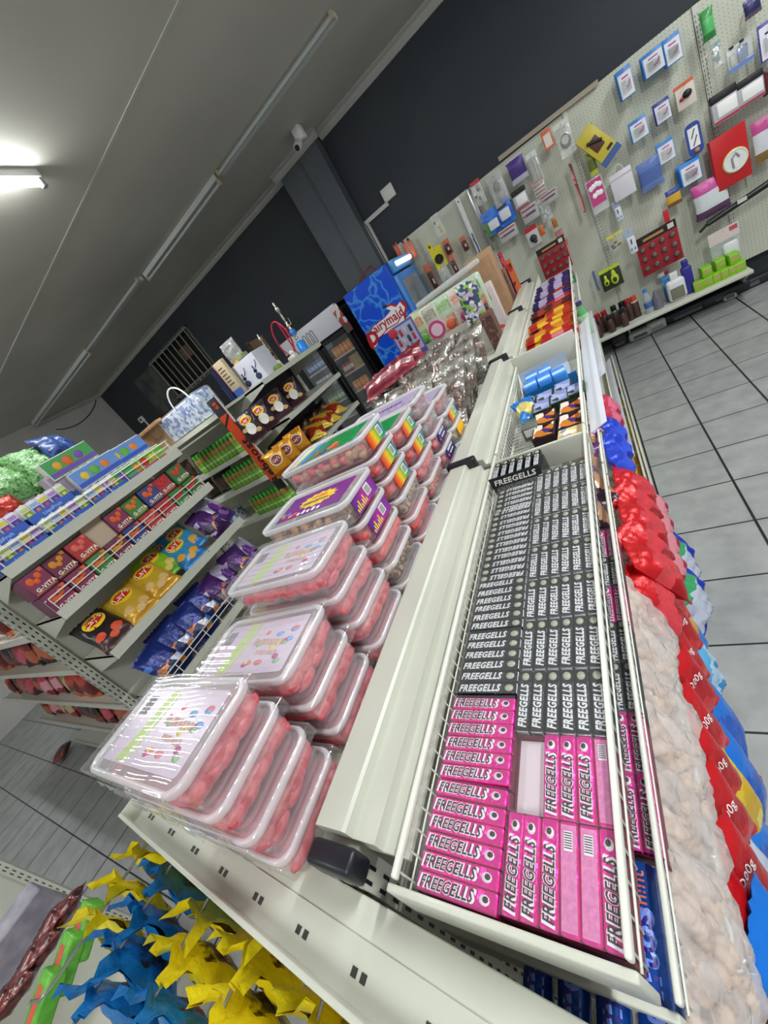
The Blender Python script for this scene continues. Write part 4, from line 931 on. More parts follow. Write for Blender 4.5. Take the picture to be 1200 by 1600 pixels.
one('cereal_box', MB().rbox(-.07, -.04, 0, .07, .04, .14, .003).mesh('cereal_box', [printed('cereal', ['e8b83a', 'd8902a', 'f0d060'], 50)]), 'small yellow box left of the brown carton', 'box', (-3.62, 2.08, ZE[0]))
# top of B2: hookah boxes, hookahs
def flatbox(name, label, cat, tl, br, y, d, mats, extra=None, zfix=None, **k):
    x0, z0, x1, z1 = R2(tl, br, y)
    if zfix is not None: z0 = zfix
    t = MB().rbox(-(x1 - x0) / 2, 0, 0, (x1 - x0) / 2, d, z1 - z0, .003, 0)
    if extra: extra(t, x1 - x0, z1 - z0)
    return one(name, t.mesh(name, mats), label, cat, ((x0 + x1) / 2, y, z0), **k)
def hook_art(b, w, h):
    for s in (-.24, .24):
        b.ell((s * w, -.001, h * .2), (w * .11, .002, h * .13), 1); b.box(s * w - w * .02, -.002, h * .3, s * w + w * .02, 0, h * .62, 1); b.box(s * w - w * .06, -.002, h * .36, s * w + w * .06, 0, h * .46, 1)
        b.path([(s * w + w * .06, -.002, h * .5), (s * w + w * .16, -.002, h * .6), (s * w + w * .2, -.002, h * .74)], .003, 4, 1)
flatbox('hookah_box', 'white box printed with two navy hookahs on the gondola top', 'box', (358, 578), (414, 580), 2.42, .18, [solid('cfd0dc', .4), solid('26304c', .4)], hook_art, BZ[0])
flatbox('cereal_box', 'cream and blue box left of the white hookah box', 'box', (331, 572), (375, 603), 2.36, .04, [solid('c8b594', .5), solid('4a6ab0', .4), solid('c06a6a', .4), solid('57503e')], lambda b, w, h: (b.box(-w / 2, -.001, 0, w / 2, 0, h * .2, 1), b.box(-w / 2, -.001, 0, -w * .42, 0, h, 2), [b.box(-w * .3, -.001, h * (.35 + .09 * i), w * (.3 - .1 * (i % 2)), 0, h * (.38 + .09 * i), 3) for i in range(6)]), BZ[0])
flatbox('cereal_box', 'dark navy box standing at the near corner of the gondola top', 'box', (328, 582), (358, 620), 2.30, .05, [solid('1f2a5c', .4)], None, BZ[0])
flatbox('cardboard_box', 'small brown carton behind the white hookah box', 'box', (388, 535), (412, 575), 2.75, .2, [mat('brown_card2', S('6a5440'), .7)], None, BZ[0])
one('plastic_bag', bag(.16, .14, .1, [film('e8ece8', .3, .1, 1.0, 20)], None, 41, crumple=1.5).copy(), 'crumpled clear plastic bag on top of the hookah boxes', 'plastic bag', PY(362, 548, 2.5), (0, 0, 0))
b = MB()
for i in range(5): b.rbox(-.16 + i * .06, -.05, i * .012, -.10 + i * .06, .03, .03 + i * .012, .004, i % 3)
one('tool_bundle', b.mesh('tool_bundle', [solid('d8a83a'), solid('8a9a6a'), solid('b0a070')]), 'yellow and olive packets lying on top of the hookah box', 'packets', (PY(370, 578, 2.46).x, 2.5, PY(372, 580, 2.46).z - .01), (0, -.1, 0))
def hookah(label, p, s, blue, hose=True):
    t = thing('hookah', label, 'hookah', p); sil = mat('hookah_metal', S('b8b8a8'), .2, .8)
    b = MB().lathe([(r * s, z * s) for r, z in ((.062, 0), (.066, .005), (.062, .02), (.052, .11), (.02, .125), (.018, .13))], 6 if blue else 16, 0); obj('base', b.mesh('base', [mat('blue_glass', S('2f86d8'), .12, 0) if blue else solid('dcdcd2', .2)]), t)
    b = MB().lathe([(r * s, z * s) for r, z in ((.018, .128), (.012, .14), (.02, .16), (.012, .175), (.016, .19), (.036, .2), (.038, .235), (.034, .25), (.02, .26), (.03, .265), (.012, .28), (.022, .30), (.02, .32), (.01, .33), (.018, .35), (.009, .37), (.02, .39), (.009, .41), (.017, .43), (.008, .45), (.02, .47), (.026, .50), (.022, .52), (.01, .53), (.013, .56), (.008, .575))], 14, [0] * 5 + [1] * 3 + [0] * 17)
    b.rod((.015 * s, 0, .3 * s), (.05 * s, 0, .31 * s), .006 * s).rod((.05 * s, 0, .31 * s), (.052 * s, 0, .37 * s), .005 * s)
    obj('stem', b.mesh('stem', [sil, mat('blue_plastic', S('2f7ad0'), .2) if blue else BLACK]), t)
    if hose:
        pts = [(-.03, -.02, .28)] + [(-.14 + .10 * math.cos(a), -.03 + .02 * math.sin(a), .24 + .19 * math.sin(a)) for a in [PI * .35 + 2 * PI * 1.0 * k / 20 for k in range(21)]] + [(-.075, -.05, .05)]
        b = MB().path([tuple(c * s for c in q) for q in pts], .0075 * s * 1.3, 8); obj('hose', b.mesh('hose', [solid('b01c38', .35)]), t)
        b = MB().path([(-.075 * s, -.05 * s, .06 * s), (-.055 * s, -.05 * s, .004)], .008 * s, 8); obj('mouthpiece', b.mesh('mouthpiece', [solid('7a5a3c', .4)]), t)
    return t
p = PX(472, 537, -2.12); hookah('tall silver hookah with blue glass base and coiled red hose', (-2.12, min(p.y, 3.08), BZ[0]), .76, True)
p = PX(437, 572, -2.14); hookah('small white and black hookah beside the blue one', (-2.14, p.y, BZ[0]), .5, False, False)
one('figurine', MB().rbox(-.04, -.03, 0, .04, .03, .03, .01, 0).ell((.015, 0, .045), (.025, .02, .02), 0).ell((-.03, -.01, .03), (.02, .02, .018), 1).mesh('figurine', [solid('d8d8d0', .3), BLACK]), 'small spotted white and black ornament below the small hookah', 'ornament', (-2.07, p.y + .12, BZ[0]))
one('cloth', MB().rbox(-.03, -.04, 0, .03, .04, .03, .01).mesh('cloth', [solid('88a83a', .6)]), 'folded lime green cloth at the edge of the gondola top', 'cloth', (-2.06, p.y - .14, BZ[0]))
# crisps on B2
CHB = bag(.155, .20, .06, [foil('35222e', .3, .2, .5, 30), foil('4a2a34', .3, .2, .5, 30), solid('d0b070', .5), LOGO_Y, LOGO_R, LOGO_W], lambda u, v, s: 1 if v < -.4 else 0, 51, texts=[("Lay's", .034, 0, .045, 5, .003, .1)], discs=[(0, .045, .042, .032, 3, .0014), (0, .045, .038, .018, 4, .0021), (.0, -.02, .035, .04, 5, .0014), (.04, -.05, .02, .015, 2, .0016), (-.045, -.01, .018, .014, 2, .0016)])
for i, q in enumerate([(388, 662), (406, 646), (430, 628), (453, 608)]):
    r = PX(*q, BXF - .11); one('crisp_bag', CHB, 'dark brown crisp bag on the hookah gondola, ' + nth(i, 'from the orange sign').replace('nearest from', 'nearest'), 'crisps', (BXF - .11, r.y, BZ[1] + .10), (-.18, 0, .75 + rnd.uniform(-.1, .1)), 'brown crisp bags under the hookahs')
OGB = bag(.155, .19, .06, [foil('d8941c', .3, .25, .5, 30), foil('b86a1a', .3, .25, .5, 30), solid('e0b050'), solid('f0e0c8', .4), solid('8a2418', .4), LOGO_W], lambda u, v, s: 1 if v < -.5 else 0, 52, texts=[("Lay's", .030, 0, .02, 5, .0034, .1)], discs=[(0, .02, .046, .042, 3, .0014), (0, .02, .038, .034, 4, .0022)])
for i, q in enumerate([(424, 708), (440, 694), (458, 680)]):
    r = PX(*q, BXF - .09); one('crisp_bag', OGB, 'orange gold crisp bag two shelves below the hookahs, ' + nth(i, 'from the orange sign').replace('nearest from', 'nearest'), 'crisps', (BXF - .09, r.y, BZ[2] + .095), (-.18, 0, .75 + rnd.uniform(-.1, .1)), 'orange gold crisp bags')
GLD = plain_bag('gold', ['c8a022', 'a0281c', 'd8b83a'], 53, .15, .17, .06); BRN = plain_bag('brn', ['3a2420', '5a3428', '2a1c18'], 54, .15, .17, .06)
for i, (q, m_, l) in enumerate([((478, 652), GLD, 'first'), ((492, 645), GLD, 'second'), ((508, 640), GLD, 'third'), ((522, 634), GLD, 'fourth')]):
    r = PX(*q, BXF - .07); one('snack_bag', m_, 'shiny gold and red snack bag lying beyond the orange gold crisps, %s along' % l, 'snack bag', (BXF - .07, r.y, BZ[2] + .06 + .02 * (i % 2)), (-.9, .2, .9 + rnd.uniform(-.3, .3)), 'gold snack bags')
for i in range(3): one('snack_bag', BRN, 'dark brown snack bag at the back above the gold ones, %s along' % ['first', 'second', 'third'][i], 'snack bag', (BXF - .26, 2.6 + i * .17, BZ[2] + .10), (-.2, 0, .8), 'dark brown snack bags')

# ------------------------------------------------------------------ drinks fridge and blue freezer
FY = 4.45
f = thing('drinks_fridge', 'black two-door drinks fridge with a pale lit header against the back wall', 'fridge', (-2.86, FY, 0))
fx0, fx1 = -3.36, -2.36; ztop = rel(.315)
def fo(name, mb, mats): return obj(name, mb.mesh(name, mats), f, (2.86, -FY, 0))
b = MB().box(fx0, FY + .04, 0, fx0 + .05, 5.0, ztop - .02).box(fx1 - .05, FY + .04, 0, fx1, 5.0, ztop - .02).box(fx0, 4.95, 0, fx1, 5.0, ztop - .02).box(fx0, FY + .04, ztop - .06, fx1, 5.0, ztop - .02).box(fx0, FY + .04, 0, fx1, 5.0, .2); fo('cabinet', b, [solid('17181a', .4)])
b = MB().rbox(fx0 + .02, FY - .02, rel(.065), fx1 - .03, FY + .05, ztop, .008, 0)
for k in range(3): x = fx0 + .40 + k * .065; b.path([(x + .02 * math.cos(a), FY - .0215, rel(.16) + (.055 if math.sin(a) > 0 else -.055) + .02 * math.sin(a)) for a in [2 * PI * j / 16 for j in range(16)]], .004, 4, 1, None, True)
fo('header', b, [solid('dcdce4', .35), BLACK])
one('sticker', MB().rbox(-.05, -.002, -.16, .05, .002, .16, .001).mesh('sticker', [printed('sticker', ['3a3434', 'd8d4cc', 'b03a38', '5a5450'], 16)]), 'grey and red curled promotional sheet on the right end of the fridge header', 'sheet', (fx1 - .01, FY - .04, rel(.13)), (0, -.1, 0))
for d in range(2):
    xa = fx0 + .03 + d * .475; xb = xa + .46
    b = MB().box(xa, FY, .2, xa + .05, FY + .035, rel(.05)).box(xb - .05, FY, .2, xb, FY + .035, rel(.05)).box(xa, FY, .2, xb, FY + .035, .27).box(xa, FY, rel(.0), xb, FY + .035, rel(.05)); dr = fo('door', b, [solid('151617', .35)])
    obj('glass', MB().box(xa + .05, FY + .012, .27, xb - .05, FY + .018, rel(.0)).mesh('glass', [mat('door_glass', S('dfe8e8'), .03, alpha=.06)]), dr)
    obj('door_handle', MB().rbox(xb - .035 if d == 0 else xa + .02, FY - .03, .9, xb - .015 if d == 0 else xa + .04, FY, 1.4, .004).mesh('door_handle', [DARK]), dr)
for z in (-.2, -.42, -.66, -.9, -1.15):
    for d in range(2): fo('fridge_shelf', MB().box(fx0 + .06 + d * .475, FY + .05, rel(z) - .008, fx0 + .47 + d * .475, 4.9, rel(z)).box(fx0 + .06 + d * .475, FY + .045, rel(z) - .012, fx0 + .47 + d * .475, FY + .05, rel(z) + .006), [solid('b8bab0', .4)])
fo('mullion', MB().box(-2.885, FY + .04, .2, -2.835, FY + .06, rel(.05)), [STEEL])
def can(c1, c2, s=1.0):
    b = MB().lathe([(.026 * s, 0), (.03 * s, .006), (.03 * s, .04 * s), (.03 * s, .09 * s), (.03 * s, .115 * s), (.024 * s, .125 * s)], 12, [0, 0, 1, 0, 0]); return b.mesh('can', [solid(c1, .3), solid(c2, .3)])
cans = {'blue': can('3a5a9c', 'a8c0e0'), 'red': can('a8241c', 'd8d0c8'), 'green': can('3a7a3a', 'b8c8b0'), 'orange': can('d8803a', 'e8a860'), 'white': can('c8ccc8', '6a5a9c')}
fr = [(-.2, 0, 'blue', 7), (-.2, 1, 'orange', 6), (-.42, 0, 'white', 7), (-.42, 1, 'red', 3), (-.66, 0, 'green', 7), (-.66, 1, 'orange', 4)]
for z, d, c, n in fr:
    for i in range(n): one('drink_can', cans[c], '%s drink in the fridge, %s door, %s shelf, %s from the left' % (c, ['left', 'right'][d], {-.2: 'top', -.42: 'second', -.66: 'third'}[z], ORD[i].replace('nearest', 'first')), 'drink', (fx0 + .11 + d * .475 + i * .062, FY + .10, rel(z)), (0, 0, 0), 'drinks in the fridge')
for k in range(5): one('snack_pack', MB().rbox(-.08, -.05, 0, .08, .05, .032, .006).mesh('snack_pack', [mat('straw_pack', S('b89a5a'), .5, col2=S('9a7c40'), cscale=40)]), 'straw coloured pack stacked behind the right fridge door, ' + (LVL + ['top'])[k] if k < 5 else '', 'pack', (fx1 - .2, FY + .13, rel(-.42) + k * .033), (0, 0, rnd.uniform(-.1, .1)), 'straw coloured packs in the fridge')
one('remote', MB().rbox(-.07, -.03, 0, .07, .03, .03, .01).mesh('remote', [BLACK]), 'small black object lying on top of the drinks fridge', 'object', (-2.55, FY + .08, ztop - .02 + .001))
# freezer
FZY, FZX0, FZX1 = 4.23, -2.13, -1.565; fzt = rel(.29)
fz = thing('ice_cream_freezer', 'tall bright blue ice cream freezer with red and white logo on its side', 'freezer', ((FZX0 + FZX1) / 2, 4.5, 0))
def fzo(name, mb, mats, par=fz): return obj(name, mb.mesh(name, mats), par, (-(FZX0 + FZX1) / 2, -4.5, 0))
def ice_mat():
    m = bpy.data.materials.new('ice_blue_print'); m.use_nodes = True; nt = m.node_tree; N = nt.nodes; Lk = nt.links
    tc = N.new('ShaderNodeTexCoord'); no = N.new('ShaderNodeTexNoise'); no.inputs['Scale'].default_value = 5; Lk.new(tc.outputs['Object'], no.inputs['Vector'])
    ad = N.new('ShaderNodeMix'); ad.data_type = 'VECTOR'; ad.inputs[0].default_value = .22; Lk.new(tc.outputs['Object'], ad.inputs[4]); Lk.new(no.outputs['Color'], ad.inputs[5])
    v = N.new('ShaderNodeTexVoronoi'); v.feature = 'DISTANCE_TO_EDGE'; v.inputs['Scale'].default_value = 7; Lk.new(ad.outputs[1], v.inputs['Vector'])
    r = N.new('ShaderNodeValToRGB'); e = r.color_ramp.elements; e[0].position = 0; e[0].color = (*S('4a9ae8'), 1); e[1].position = .10; e[1].color = (*S('0c4fd8'), 1); Lk.new(v.outputs[0], r.inputs['Fac'])
    Lk.new(r.outputs[0], N['Principled BSDF'].inputs['Base Color']); N['Principled BSDF'].inputs['Roughness'].default_value = .3; return m
fzo('cabinet', MB().rbox(FZX0, FZY, .05, FZX1, 4.93, fzt, .008), [mat('freezer_blue', S('1048a8'), .3)])
fzo('side_print', MB().box(FZX0 + .004, FZY - .003, .1, FZX1 - .004, FZY - .0005, fzt - .004), [ice_mat()])
b = MB().rbox(FZX1, FZY + .02, .3, FZX1 + .045, 4.91, rel(.15), .006, 0).box(FZX1 + .040, FZY + .09, .38, FZX1 + .0465, 4.84, rel(.08), 1); 
for k in range(6): b.box(FZX1 + .0465, FZY + .10, .5 + k * .19, FZX1 + .048, 4.83, .503 + k * .19 + .012, 2)
fzo('door', b, [solid('3f86d8', .3), mat('freezer_glass', S('9aa8b0'), .06, .3), solid('d0d4d8', .3)])
fzo('light_box', MB().rbox(FZX1 - .02, FZY + .08, rel(.17), FZX1 + .05, 4.9, fzt + .0, .01).rod((FZX1 + .055, FZY + .14, rel(.235)), (FZX1 + .055, 4.85, rel(.235)), .022, 8, 1), [solid('5aa0e0', .3), mat('box_light', (1, 1, .98), .4, emit=2.5)])
lc = PY(603, 508, FZY - .005); LM = T(lc.x, FZY - .005, lc.z, rx=PI / 2) @ Matrix.Scale(1.28, 4)
pts = [(-.20, -.07), (-.19, -.10), (-.15, -.09), (-.13, -.045), (.0, -.055), (.06, -.07), (.16, -.05), (.175, -.01), (.215, .03), (.20, .085), (.15, .07), (.12, .10), (.07, .105), (.10, .07), (.02, .05), (-.10, .045), (-.19, .0)]
b = MB().prism([(x * 1.12, y * 1.12) for x, y in pts], 0, .001, 1, LM).prism(pts, .001, .002, 0, LM)
b.text('airymaid', .098, LM @ T(.035, .012, .0035), 2, .02, .0006, .0, .86); b.text('D', .15, LM @ T(-.158, -.028, .0035), 2, .05, .0006, .1, .9)
b.path([LM @ Vector(q) for q in ((-.12, -.06, .003), (.0, -.03, .003), (.10, -.035, .003), (.17, .0, .003))], .005, 4, 2)
b.ell(LM @ Vector((.03, -.075, .002)), (.034, .004, .034), 2, None, 14, 6).ell(LM @ Vector((.03, -.075, .005)), (.018, .004, .018), 0, None, 10, 5).ell(LM @ Vector((.07, .12, .002)), (.03, .003, .014), 3, None, 8, 4)
fzo('logo', b, [solid('f0eef0', .4), solid('b0222c', .4), solid('b8202a', .4), solid('20242c', .5)])
t = one('flex', MB().path([(FZX0 + .1, 4.5, fzt), (FZX0 + .2, 4.45, fzt + .05), (FZX0 + .3, 4.55, fzt + .09), (FZX0 + .36, 4.5, fzt)], .008, 5).mesh('flex', [solid('8a2424')]), 'dark red cable looped on top of the blue freezer', 'cable')

# ------------------------------------------------------------------ things hanging on the pegboard
PKY = 4.86
hookm = MB().path([(0, .13, .0), (0, -.03, 0), (0, -.035, .012)], .0022, 5).mesh('peg_hook', [CHROME])
_hk = [0]
def peg(tl, br, label, cat, build, name='hanging_pack', y=PKY, copies=0, hook=True, group=None, tilt=0.0):
    x0, z0, x1, z1 = R2(tl, br, y); w, h = (x1 - x0) * 1.14, (z1 - z0) * 1.14
    b = MB(); ms = build(b, w, h)
    o = one(name, b.mesh(name, ms), label, cat, ((x0 + x1) / 2, y, (z0 + z1) / 2), (rnd.uniform(-.04, .02), tilt, rnd.uniform(-.12, .12)), group or ('packs behind on the same hook' if 0 else None))
    for k in range(copies):
        c = o.copy(); C.objects.link(c); c.location = (o.location.x - .004 * k, y + .03 * (k + 1), o.location.z + .002 * k); c['label'] = 'further pack on the same hook behind a ' + ' '.join(label.split(',')[0].split()[:6]); c['group'] = 'packs hanging behind another on one hook'
    if hook: one('peg_hook', hookm, 'chrome peg hook with a pack hanging from the pegboard', 'hook', ((x0 + x1) / 2, y, z1 - .012), group='chrome hooks on the pegboard')
    return o
def card(face='e6e6ea', top='3a84d0', art=('b04a8c', 'b8c890'), topf=.16, left=None):
    def f(b, w, h):
        b.rbox(-w / 2, 0, -h / 2, w / 2, .004, h / 2, .001, 1).box(-w / 2 + w * .07, -.0008, -h / 2 + h * .03, w / 2 - w * .03, 0, h / 2 - h * topf, 0)
        b.rbox(-w * .3, -.022, -h * .30, w * .32, -.0008, h * .10, .006, 2); b.path([(w * .0, -.024, -h * .18), (w * .22, -.024, -h * .12), (w * .3, -.024, h * .02)], w * .03, 5, 3)
        b.box(-w * .2, -.0012, h * .16, w * .25, -.0008, h * .22, 3)
        return [solid(face, .4), solid(top, .35), film('dfe6e0', .25, .1, .3), solid(art[0], .4)]
    return f
def pouch(cols, txt=None, tc='ffffff', sz=.05, t=.035, clear=False, key='', seed=0, band=None):
    def f(b, w, h):
        m_ = bag(w, h, t, [], lambda u, v, s: 0 if v > .35 else (1 if v > -.5 else 2), seed, 10, 12, seal=.008, texts=[(txt, sz, 0, h * .2, 3, .002, 0)] if txt else ())
        for v in m_.vertices: b.v.append(v.co[:])
        for p in m_.polygons: b.f.append(list(p.vertices)); b.m.append(p.material_index); b.sm.append(p.use_smooth)
        mk = (lambda c: film(c, .35, .1, .6)) if clear else (lambda c: mat('pch_' + c, S(c), .35, bump=.3, bscale=30))
        return [mk(cols[0]), mk(cols[1]), mk(cols[2]), solid(tc, .4)]
    return f
def clearpack(head, inner, cols, n=7, seed=0, alpha=.22):
    """clear bag with a paper header and lumps or coils inside"""
    def f(b, w, h):
        b.box(-w / 2, -.004, h / 2 - h * .16, w / 2, .004, h / 2, 0)
        b.rbox(-w / 2, -.018, -h / 2, w / 2, .002, h / 2 - h * .14, .006, 1)
        r = random.Random(seed)
        if inner == 'coil':
            for k in range(n): a = w * .32 * (1 - .05 * k); b.path([(a * math.cos(q) + .0, -.010 - .001 * k, a * 1.2 * math.sin(q) - h * .08 + .004 * k) for q in [2 * PI * j / 16 for j in range(16)]], w * .025, 5, 2, None, True)
        elif inner == 'rods':
            for k in range(n): x = w * (-.36 + .72 * k / max(1, n - 1)); b.rod((x, -.009, -h * .4), (x, -.009, h * .28), w * .045, 6, 2 + k % 2)
        elif inner == 'bars':
            for k in range(n): z = h * (-.42 + .74 * k / max(1, n - 1)); b.rbox(-w * .42, -.012, z - h * .03, w * .42, -.006, z + h * .035, .002, 2 + k % 2)
        else:
            for k in range(n): b.ell((r.uniform(-.33, .33) * w, -.009, r.uniform(-.4, .28) * h), (w * .15, .008, h * .1), 2 + k % 2, None, 8, 5, r.random())
        return [solid(head, .4), film('e8ece8', alpha, .1, .5), solid(cols[0], .4), solid(cols[1], .4)]
    return f
B_ = 'blue headed white card pack'
rows = [((963, 117), (992, 141), B_ + ', top row, leftmost', 2), ((1003, 92), (1038, 101), B_ + ', top row, in the middle', 2), ((1036, 67), (1066, 86), B_ + ', top row, rightmost', 2),
        ((983, 196), (1013, 207), B_ + ', second row, at its left end', 1), ((1026, 230), (1055, 243), B_ + ', third row, above the blue fan pack', 1)]
for tl, br, l, c in rows: peg(tl, br, l, 'carded pack', card(), 'carded_pack', copies=c)
peg((1021, 167), (1049, 180), 'dark blue and white card pack in the second row right of the pale one', 'carded pack', card('dcdce4', '1f2f8c'), 'carded_pack', copies=1)
peg((1055, 140), (1087, 155), 'orange headed card with a black round item in its blister', 'carded pack', lambda b, w, h: (b.rbox(-w / 2, 0, -h / 2, w / 2, .005, h / 2, .001, 0), b.box(-w / 2, -.001, h * .36, w / 2, 0, h / 2, 1), b.ell((w * .08, -.012, 0), (w * .26, .012, h * .16), 2), b.ell((-w * .22, -.008, -h * .1), (w * .14, .008, h * .08), 3), [solid('dccfc4'), solid('d8663a'), BLACK, solid('a8283a')])[-1], 'carded_pack', copies=1)
peg((1070, 202), (1099, 232), 'blue rounded blister pack with knives drawn on it', 'carded pack', lambda b, w, h: (b.prism([p[:2] for p in rrect(w, h, w * .35, 0, 5)], -.004, .004, 0, T(rx=PI / 2)), b.box(-w * .34, -.0052, -h * .25, w * .34, -.0042, h * .36, 1), b.rod((-w * .15, -.006, h * .05), (w * .12, -.006, h * .3), .004, 4, 2), b.rod((-w * .1, -.006, -h * .2), (w * .2, -.006, h * .08), .004, 4, 2), b.ell((w * .05, -.01, -h * .36), (w * .2, .01, h * .07), 3), [solid('2f4a98', .3), WHITE, solid('4a4a68'), solid('b8865a')])[-1], 'carded_pack')
peg((1062, 263), (1096, 275), 'blue fan shaped pack with a white card in front', 'carded pack', card('e2e4ea', '2f86d8'), 'carded_pack', copies=3)
peg((996, 263), (1036, 281), 'greyish blue net bag with a black hook', 'bag', pouch(['5f7ab8', '4f6aa8', '6a82b8'], seed=3, t=.03), copies=1)
peg((951, 270), (992, 295), 'white gift bag with twisted handles', 'gift bag', lambda b, w, h: (b.rbox(-w / 2, -.03, -h / 2, w / 2, .02, h * .30, .003, 0), [b.path([(s * w * .0 + w * .18 * math.cos(a), -.02 + .03 * s, h * .30 + h * .2 * math.sin(a)) for a in [PI * k / 8 for k in range(9)]], .004, 5, 0) for s in (0, 1)], b.box(-w / 2, -.031, h * .12, w / 2, -.0302, h * .16, 1), [solid('d9d6dc', .4), solid('b8b4c0')])[-1], 'gift_bag')
peg((1093, 25), (1118, 52), 'bright green net bag near the top edge', 'bag', pouch(['3f9a4c', '58b868', '3a8a48'], seed=5, t=.05))
peg((1110, 74), (1130, 97), 'small teal pack below the green net bag', 'pack', clearpack('8aa8a8', 'lumps', ('4f9090', '3a7a86'), 8, 2, .3))
peg((1135, 83), (1175, 90), 'clear packs of silvery cutlery with a blue lower edge', 'pack', lambda b, w, h: (b.rbox(-w / 2, -.016, -h / 2, w / 2, .004, h / 2, .004, 0), b.box(-w / 2, -.0165, -h / 2, w / 2, -.016, -h * .34, 1), b.rbox(-w * .1, -.02, -h * .28, w * .3, -.016, h * .3, .008, 2), b.rbox(-w * .4, -.02, -h * .28, -w * .2, -.016, h * .2, .006, 3), b.box(-w * .35, -.02, h * .44, -w * .2, 0, h * .55, 4), b.box(w * .05, -.02, h * .44, w * .2, 0, h * .55, 4), [film('d8dcdc', .5), solid('5f82c8'), mat('silver_blister', S('aab4cc'), .2, .5), solid('b4bab0'), BLACK])[-1])
peg((1162, 7), (1189, 14), 'dark navy pack cut off by the top edge of the photo', 'pack', pouch(['3a3a78', '2a2a5c', '6a5a68'], seed=6))
peg((1185, 45), (1222, 74), 'blue framed card at the right edge of the photo', 'carded pack', card('e6e4e8', '2f3f9c', ('2a2a6c', 'c8c8c8'), .1), 'carded_pack')
P_ = lambda: (lambda b, w, h: (b.rbox(-w / 2, -.03, -h / 2, w / 2, .02, h / 2, .008, 0), b.rbox(-w / 2 - .001, -.032, h * .22, w / 2 + .001, .022, h / 2 + .001, .008, 1), b.box(-w / 2 + .004, -.0325, -h * .46, w / 2 - .004, -.031, -h * .38, 2), b.rbox(-w * .3, -.034, -h * .3, w * .45, -.030, h * .18, .002, 3), [solid('b8b8bc'), solid('1c181c'), solid('b02a4a'), WHITE])[-1])
peg((1110, 157), (1152, 173), 'black topped white pack with red edge, left of two', 'pack', P_()); peg((1150, 135), (1192, 146), 'black topped white pack with red edge, right of two', 'pack', P_()); peg((1190, 112), (1230, 126), 'dark red pack at the right edge beside the black topped ones', 'pack', pouch(['3a1418', '6a1a20', '4a1a1c'], seed=9))
peg((1110, 227), (1171, 268), 'red box with a round white wall clock', 'boxed clock', lambda b, w, h: (b.rbox(-w / 2, -.02, -h / 2, w / 2, .04, h / 2, .003, 0), b.lathe([(w * .36, 0), (w * .37, .004), (w * .36, .008)], 28, 1, T(w * .10, -.020, -h * .08, rx=PI / 2)), b.lathe([(w * .345, 0), (w * .345, .012), (w * .31, .016), (w * .3, .012)], 28, 2, T(w * .10, -.020, -h * .08, rx=PI / 2)), b.path([(w * .02, -.034, -h * .2), (w * .0, -.034, -h * .02), (w * .12, -.034, h * .06), (w * .2, -.034, -h * .04)], .008, 5, 3), b.box(w * .02, -.034, -h * .22, w * .16, -.032, -h * .04, 4), [solid('c01c20', .35), solid('d8c838'), solid('dfe0dc', .3), solid('8f9298'), solid('e8e8e6')])[-1], 'boxed_clock', copies=0)
peg((1175, 198), (1220, 232), 'pink headed white bag of nuts at the right edge', 'bag', pouch(['c04a8c', 'd4d8de', '8a6a3a'], seed=10)); 
peg((1083, 298), (1139, 318), 'pink headed white bag with berries printed at its foot', 'bag', pouch(['c8509c', 'd4dcdc', '5a3a5c'], 'Frutas'[:0] or None, seed=11, t=.06), copies=1)
peg((1040, 303), (1065, 313), 'small blue and yellow pack below the blue fan pack', 'pack', pouch(['2f4a98', 'd8a83a', '7a5a2c'], seed=12, t=.02))
one('umbrella', MB().path([(-.30, 0, -.045), (.32, 0, .03)], [.022, .028], 8, 0).path([(-.30, 0, -.045), (-.36, 0, -.075)], .012, 6, 1).box(-.10, -.03, -.02, -.04, -.026, .01, 2).mesh('umbrella', [solid('18191c', .4), BLACK, solid('c8c8c4')]), 'long black rolled umbrella lying across pegs at the right edge', 'umbrella', (PY(1165, 307, PKY).x + .04, PKY, PY(1165, 307, PKY).z), (0, -.02, 0))
peg((915, 290), (951, 320), 'pink pouch with white bubble lettering in a clear sleeve', 'pouch', lambda b, w, h: (b.rbox(-w / 2, -.02, -h / 2, w / 2, .01, h / 2, .006, 1), b.box(-w * .42, -.0212, -h * .26, w * .42, -.0202, h * .46, 0), [b.ell((x * w, -.022, z * h), (.02, .004, .022), 2) for x, z in ((-.25, .25), (-.08, .28), (.1, .3), (.27, .26), (-.15, .02), (.05, .05), (.22, .03))], [solid('c03a80', .35), film('e8eae8', .35), WHITE])[-1])
peg((892, 262), (912, 325), 'long pink and red brush hanging beside the pink pouch', 'brush', lambda b, w, h: (b.rbox(-w * .5, -.01, -h * .5, w * .4, .01, h * .2, .01, 0), b.rbox(-w * .2, -.012, h * .1, w * .3, .008, h * .5, .01, 1), b.box(-w * .5, .011, -h * .35, w * .2, .016, h * .3, 2), [solid('e08a88', .4), solid('e08a88', .4), solid('a02030', .4)])[-1], 'brush')
peg((905, 205), (962, 248), 'yellow boxed toy tilted on its hook', 'boxed toy', lambda b, w, h: (b.rbox(-w * .36, -.03, -h * .42, w * .36, .02, h * .42, .003, 0, T(ry=-.0)), b.box(-w * .38, -.032, -h * .44, w * .38, .01, -h * .3, 1), b.rbox(-w * .2, -.036, -h * .1, w * .18, -.03, h * .18, .004, 2), b.rod((-w * .2, -.04, h * .2), (w * .2, -.04, -.0), .012, 6, 3), b.box(w * .05, -.033, -h * .26, w * .28, -.031, -h * .2, 3), [solid('c8b83a', .4), solid('3a5a98'), solid('5a3228'), BLACK])[-1], 'boxed_toy', tilt=-.5)
peg((915, 245), (935, 268), 'small green pack hidden under the yellow toy', 'pack', pouch(['7a8a2c', '5a6a24', 'b8b84a'], seed=14, t=.02))
